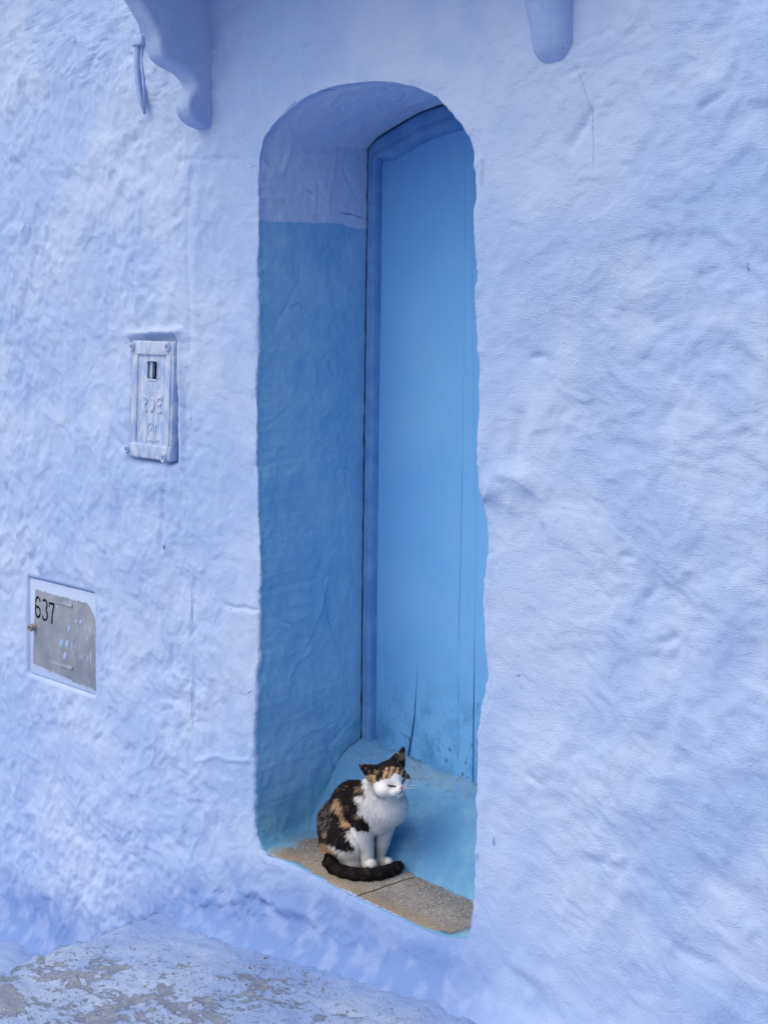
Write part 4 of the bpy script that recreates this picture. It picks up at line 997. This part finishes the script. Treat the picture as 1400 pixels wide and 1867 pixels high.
q = (root - np.array(HC)) @ np.array([hs, hu, fw]).T
flow = np.tile(np.array([-.55, 0, -.85]), (NH, 1))
flow[lm] = (0.05, 0, -1)
chest = (~hm) & (~tm) & (~lm) & (root[:, 0] > float(PY(690, 1480, YC).x)); flow[chest] = (.1, -.1, -1)
fd = root - np.array(HL(0, -.016, .060)); flow[hm] = fd[hm] / (np.linalg.norm(fd[hm], axis=1, keepdims=True) + 1e-9)
tdir = np.zeros((NH, 3)); tpa = np.array([list(p) for p in tp]); near_i = np.argmin(np.linalg.norm(root[:, None] - tpa[None, :-1], axis=2), 1); tdir = tpa[near_i + 1] - tpa[near_i]; tdir /= np.linalg.norm(tdir, axis=1, keepdims=True); flow[tm] = tdir[tm]
flow = flow + rf.normal(0, .16, flow.shape); flow -= nor * (flow * nor).sum(1, keepdims=True); flow /= np.linalg.norm(flow, axis=1, keepdims=True) + 1e-9
Lh = np.full(NH, .020); Lh[chest] = .017; Lh[lm] = .006; Lh[tm] = .011
Lh[hm] = np.interp(q[hm, 2], [-.03, .015, .05], [.009, .006, .0025]); low_cheek = hm & (q[:, 1] < -.01) & (q[:, 2] < .03); Lh[low_cheek] *= 1.4
Lh[hm & (np.abs(q[:, 0]) > .045) & (q[:, 1] > .03)] = .004
Lh *= rf.uniform(.65, 1.2, NH)
lift = np.where(hm, .28, np.where(chest, .36, .42)) + rf.normal(0, .13, NH)
d1 = flow + nor * (lift * 1.3)[:, None]; d1 /= np.linalg.norm(d1, axis=1, keepdims=True); d2 = flow + nor * (lift * .5)[:, None] + np.array([0, 0, -.12]); d2 /= np.linalg.norm(d2, axis=1, keepdims=True)
sidev = np.cross(d1, nor + rf.normal(0, .25, nor.shape)); sidev /= np.linalg.norm(sidev, axis=1, keepdims=True) + 1e-9
p0 = root - nor * .001; p1 = root + d1 * (Lh * .5)[:, None]; p2 = p1 + d2 * (Lh * .5)[:, None]
for pp in (p1, p2): pp[:, 2] = np.maximum(pp[:, 2], .291)
wd = (.0005 + .0005 * rf.random(NH))[:, None]
HV = np.stack([p0 - sidev * wd, p0 + sidev * wd, p1 - sidev * wd * .8, p1 + sidev * wd * .8, p2], 1).reshape(-1, 3)
ix = np.arange(NH) * 5
HF = np.concatenate([np.stack([ix, ix + 1, ix + 3], 1), np.stack([ix, ix + 3, ix + 2], 1), np.stack([ix + 2, ix + 3, ix + 4], 1)])
fur = mesh_obj('fur', HV, HF, M_FUR, cat); fur['kind'] = 'stuff'
lum = hcol.mean(1); jit = np.clip(1 + rf.normal(0, 1, NH) * np.where(lum > .6, .10, .22), .45, 1.6)[:, None]; hc5 = np.repeat(np.clip(hcol * jit, 0, .93), 5, 0)
a = fur.data.color_attributes.new('coat', 'FLOAT_COLOR', 'POINT'); a.data.foreach_set('color', np.c_[hc5, np.ones(len(hc5))].astype(np.float32).ravel())
hn = nor * .9 + d2 * .12; hn /= np.linalg.norm(hn, axis=1, keepdims=True)
fur.data.normals_split_custom_set_from_vertices(np.repeat(hn, 5, 0).tolist())
# face: closed eyes, nose, mouth, whiskers, claws hidden
def on_skin(s_, u_, f0=.09, lift=.0):
    o_ = HL(s_, u_, f0); t = 0
    for _ in range(60):
        d = float(cat_sdf(np.array([list(o_ - fw * t)]))[0])
        if d < .0003: break
        t += d * .8
    return o_ - fw * t + fw * lift
M_EYE = mat_plain('eyelid_dark', (24, 18, 18), (30, 24, 22), .5); M_NOSE = mat_plain('pink_nose', (196, 140, 132), (184, 126, 120), .5, 200); M_WHISK = mat_plain('whisker_white', (235, 235, 235), None, .5)
for s_ in (-1, 1):
    bm = bmesh.new(); pts = [on_skin(s_ * (.0095 + .0195 * k / 6), -.0065 + .0075 * (k / 6) + .0025 * (1 - ((k - 3) / 3) ** 2) * -1, lift=.0028) for k in range(7)]
    bm_tube(bm, pts, [.0010, .0017, .0021, .0022, .0021, .0018, .0010], 7); bm_obj('closed_eye', bm, M_EYE, cat)
bm = bmesh.new(); a = on_skin(0, -.0135, lift=.0022); 
pts = [on_skin(x * .0052, -.0140 + z_, lift=.0030) for x, z_ in ((-1, .0028), (-.5, .0040), (0, .0038), (.5, .0040), (1, .0028), (.55, -.0015), (0, -.0040), (-.55, -.0015))]
c_ = on_skin(0, -.0135, lift=.0052); vv = [bm.verts.new(p) for p in pts]; cc = bm.verts.new(c_); bk = bm.verts.new(c_ - fw * .006)
for k in range(8): bm.faces.new((vv[k], vv[(k + 1) % 8], cc)); bm.faces.new((vv[(k + 1) % 8], vv[k], bk))
bm_obj('nose', bm, M_NOSE, cat)
bm = bmesh.new(); bm_tube(bm, [on_skin(0, -.0180, lift=.0028), on_skin(0, -.0235, lift=.0026)], .0009, 6)
for s_ in (-1, 1): bm_tube(bm, [on_skin(0, -.0240, lift=.0024), on_skin(s_ * .005, -.0285, lift=.0024), on_skin(s_ * .0075, -.0300, lift=.0022), on_skin(s_ * .0095, -.0308, lift=.002)], [.0011, .0012, .0009, .0005], 6)
bm_obj('mouth', bm, mat_plain('mouth_line', (120, 78, 76), (100, 64, 62), .6), cat)
for s_ in (-1, 1):
    for k in range(4):
        b0 = on_skin(s_ * (.013 + .003 * (k % 2)), -.020 - .0028 * (k // 2)); dr = (hs * s_ * (1 - .1 * (k % 2)) + hu * (.10 - .13 * k) + fw * (.25 - .04 * k)).normalized(); L_ = .040 + .006 * (k % 3)
        bm = bmesh.new(); bm_tube(bm, [b0, b0 + dr * L_ * .5, b0 + dr * L_ - UPV * L_ * .16], [.00035, .00028, .0001], 5); bm_obj('whisker', bm, M_WHISK, cat)
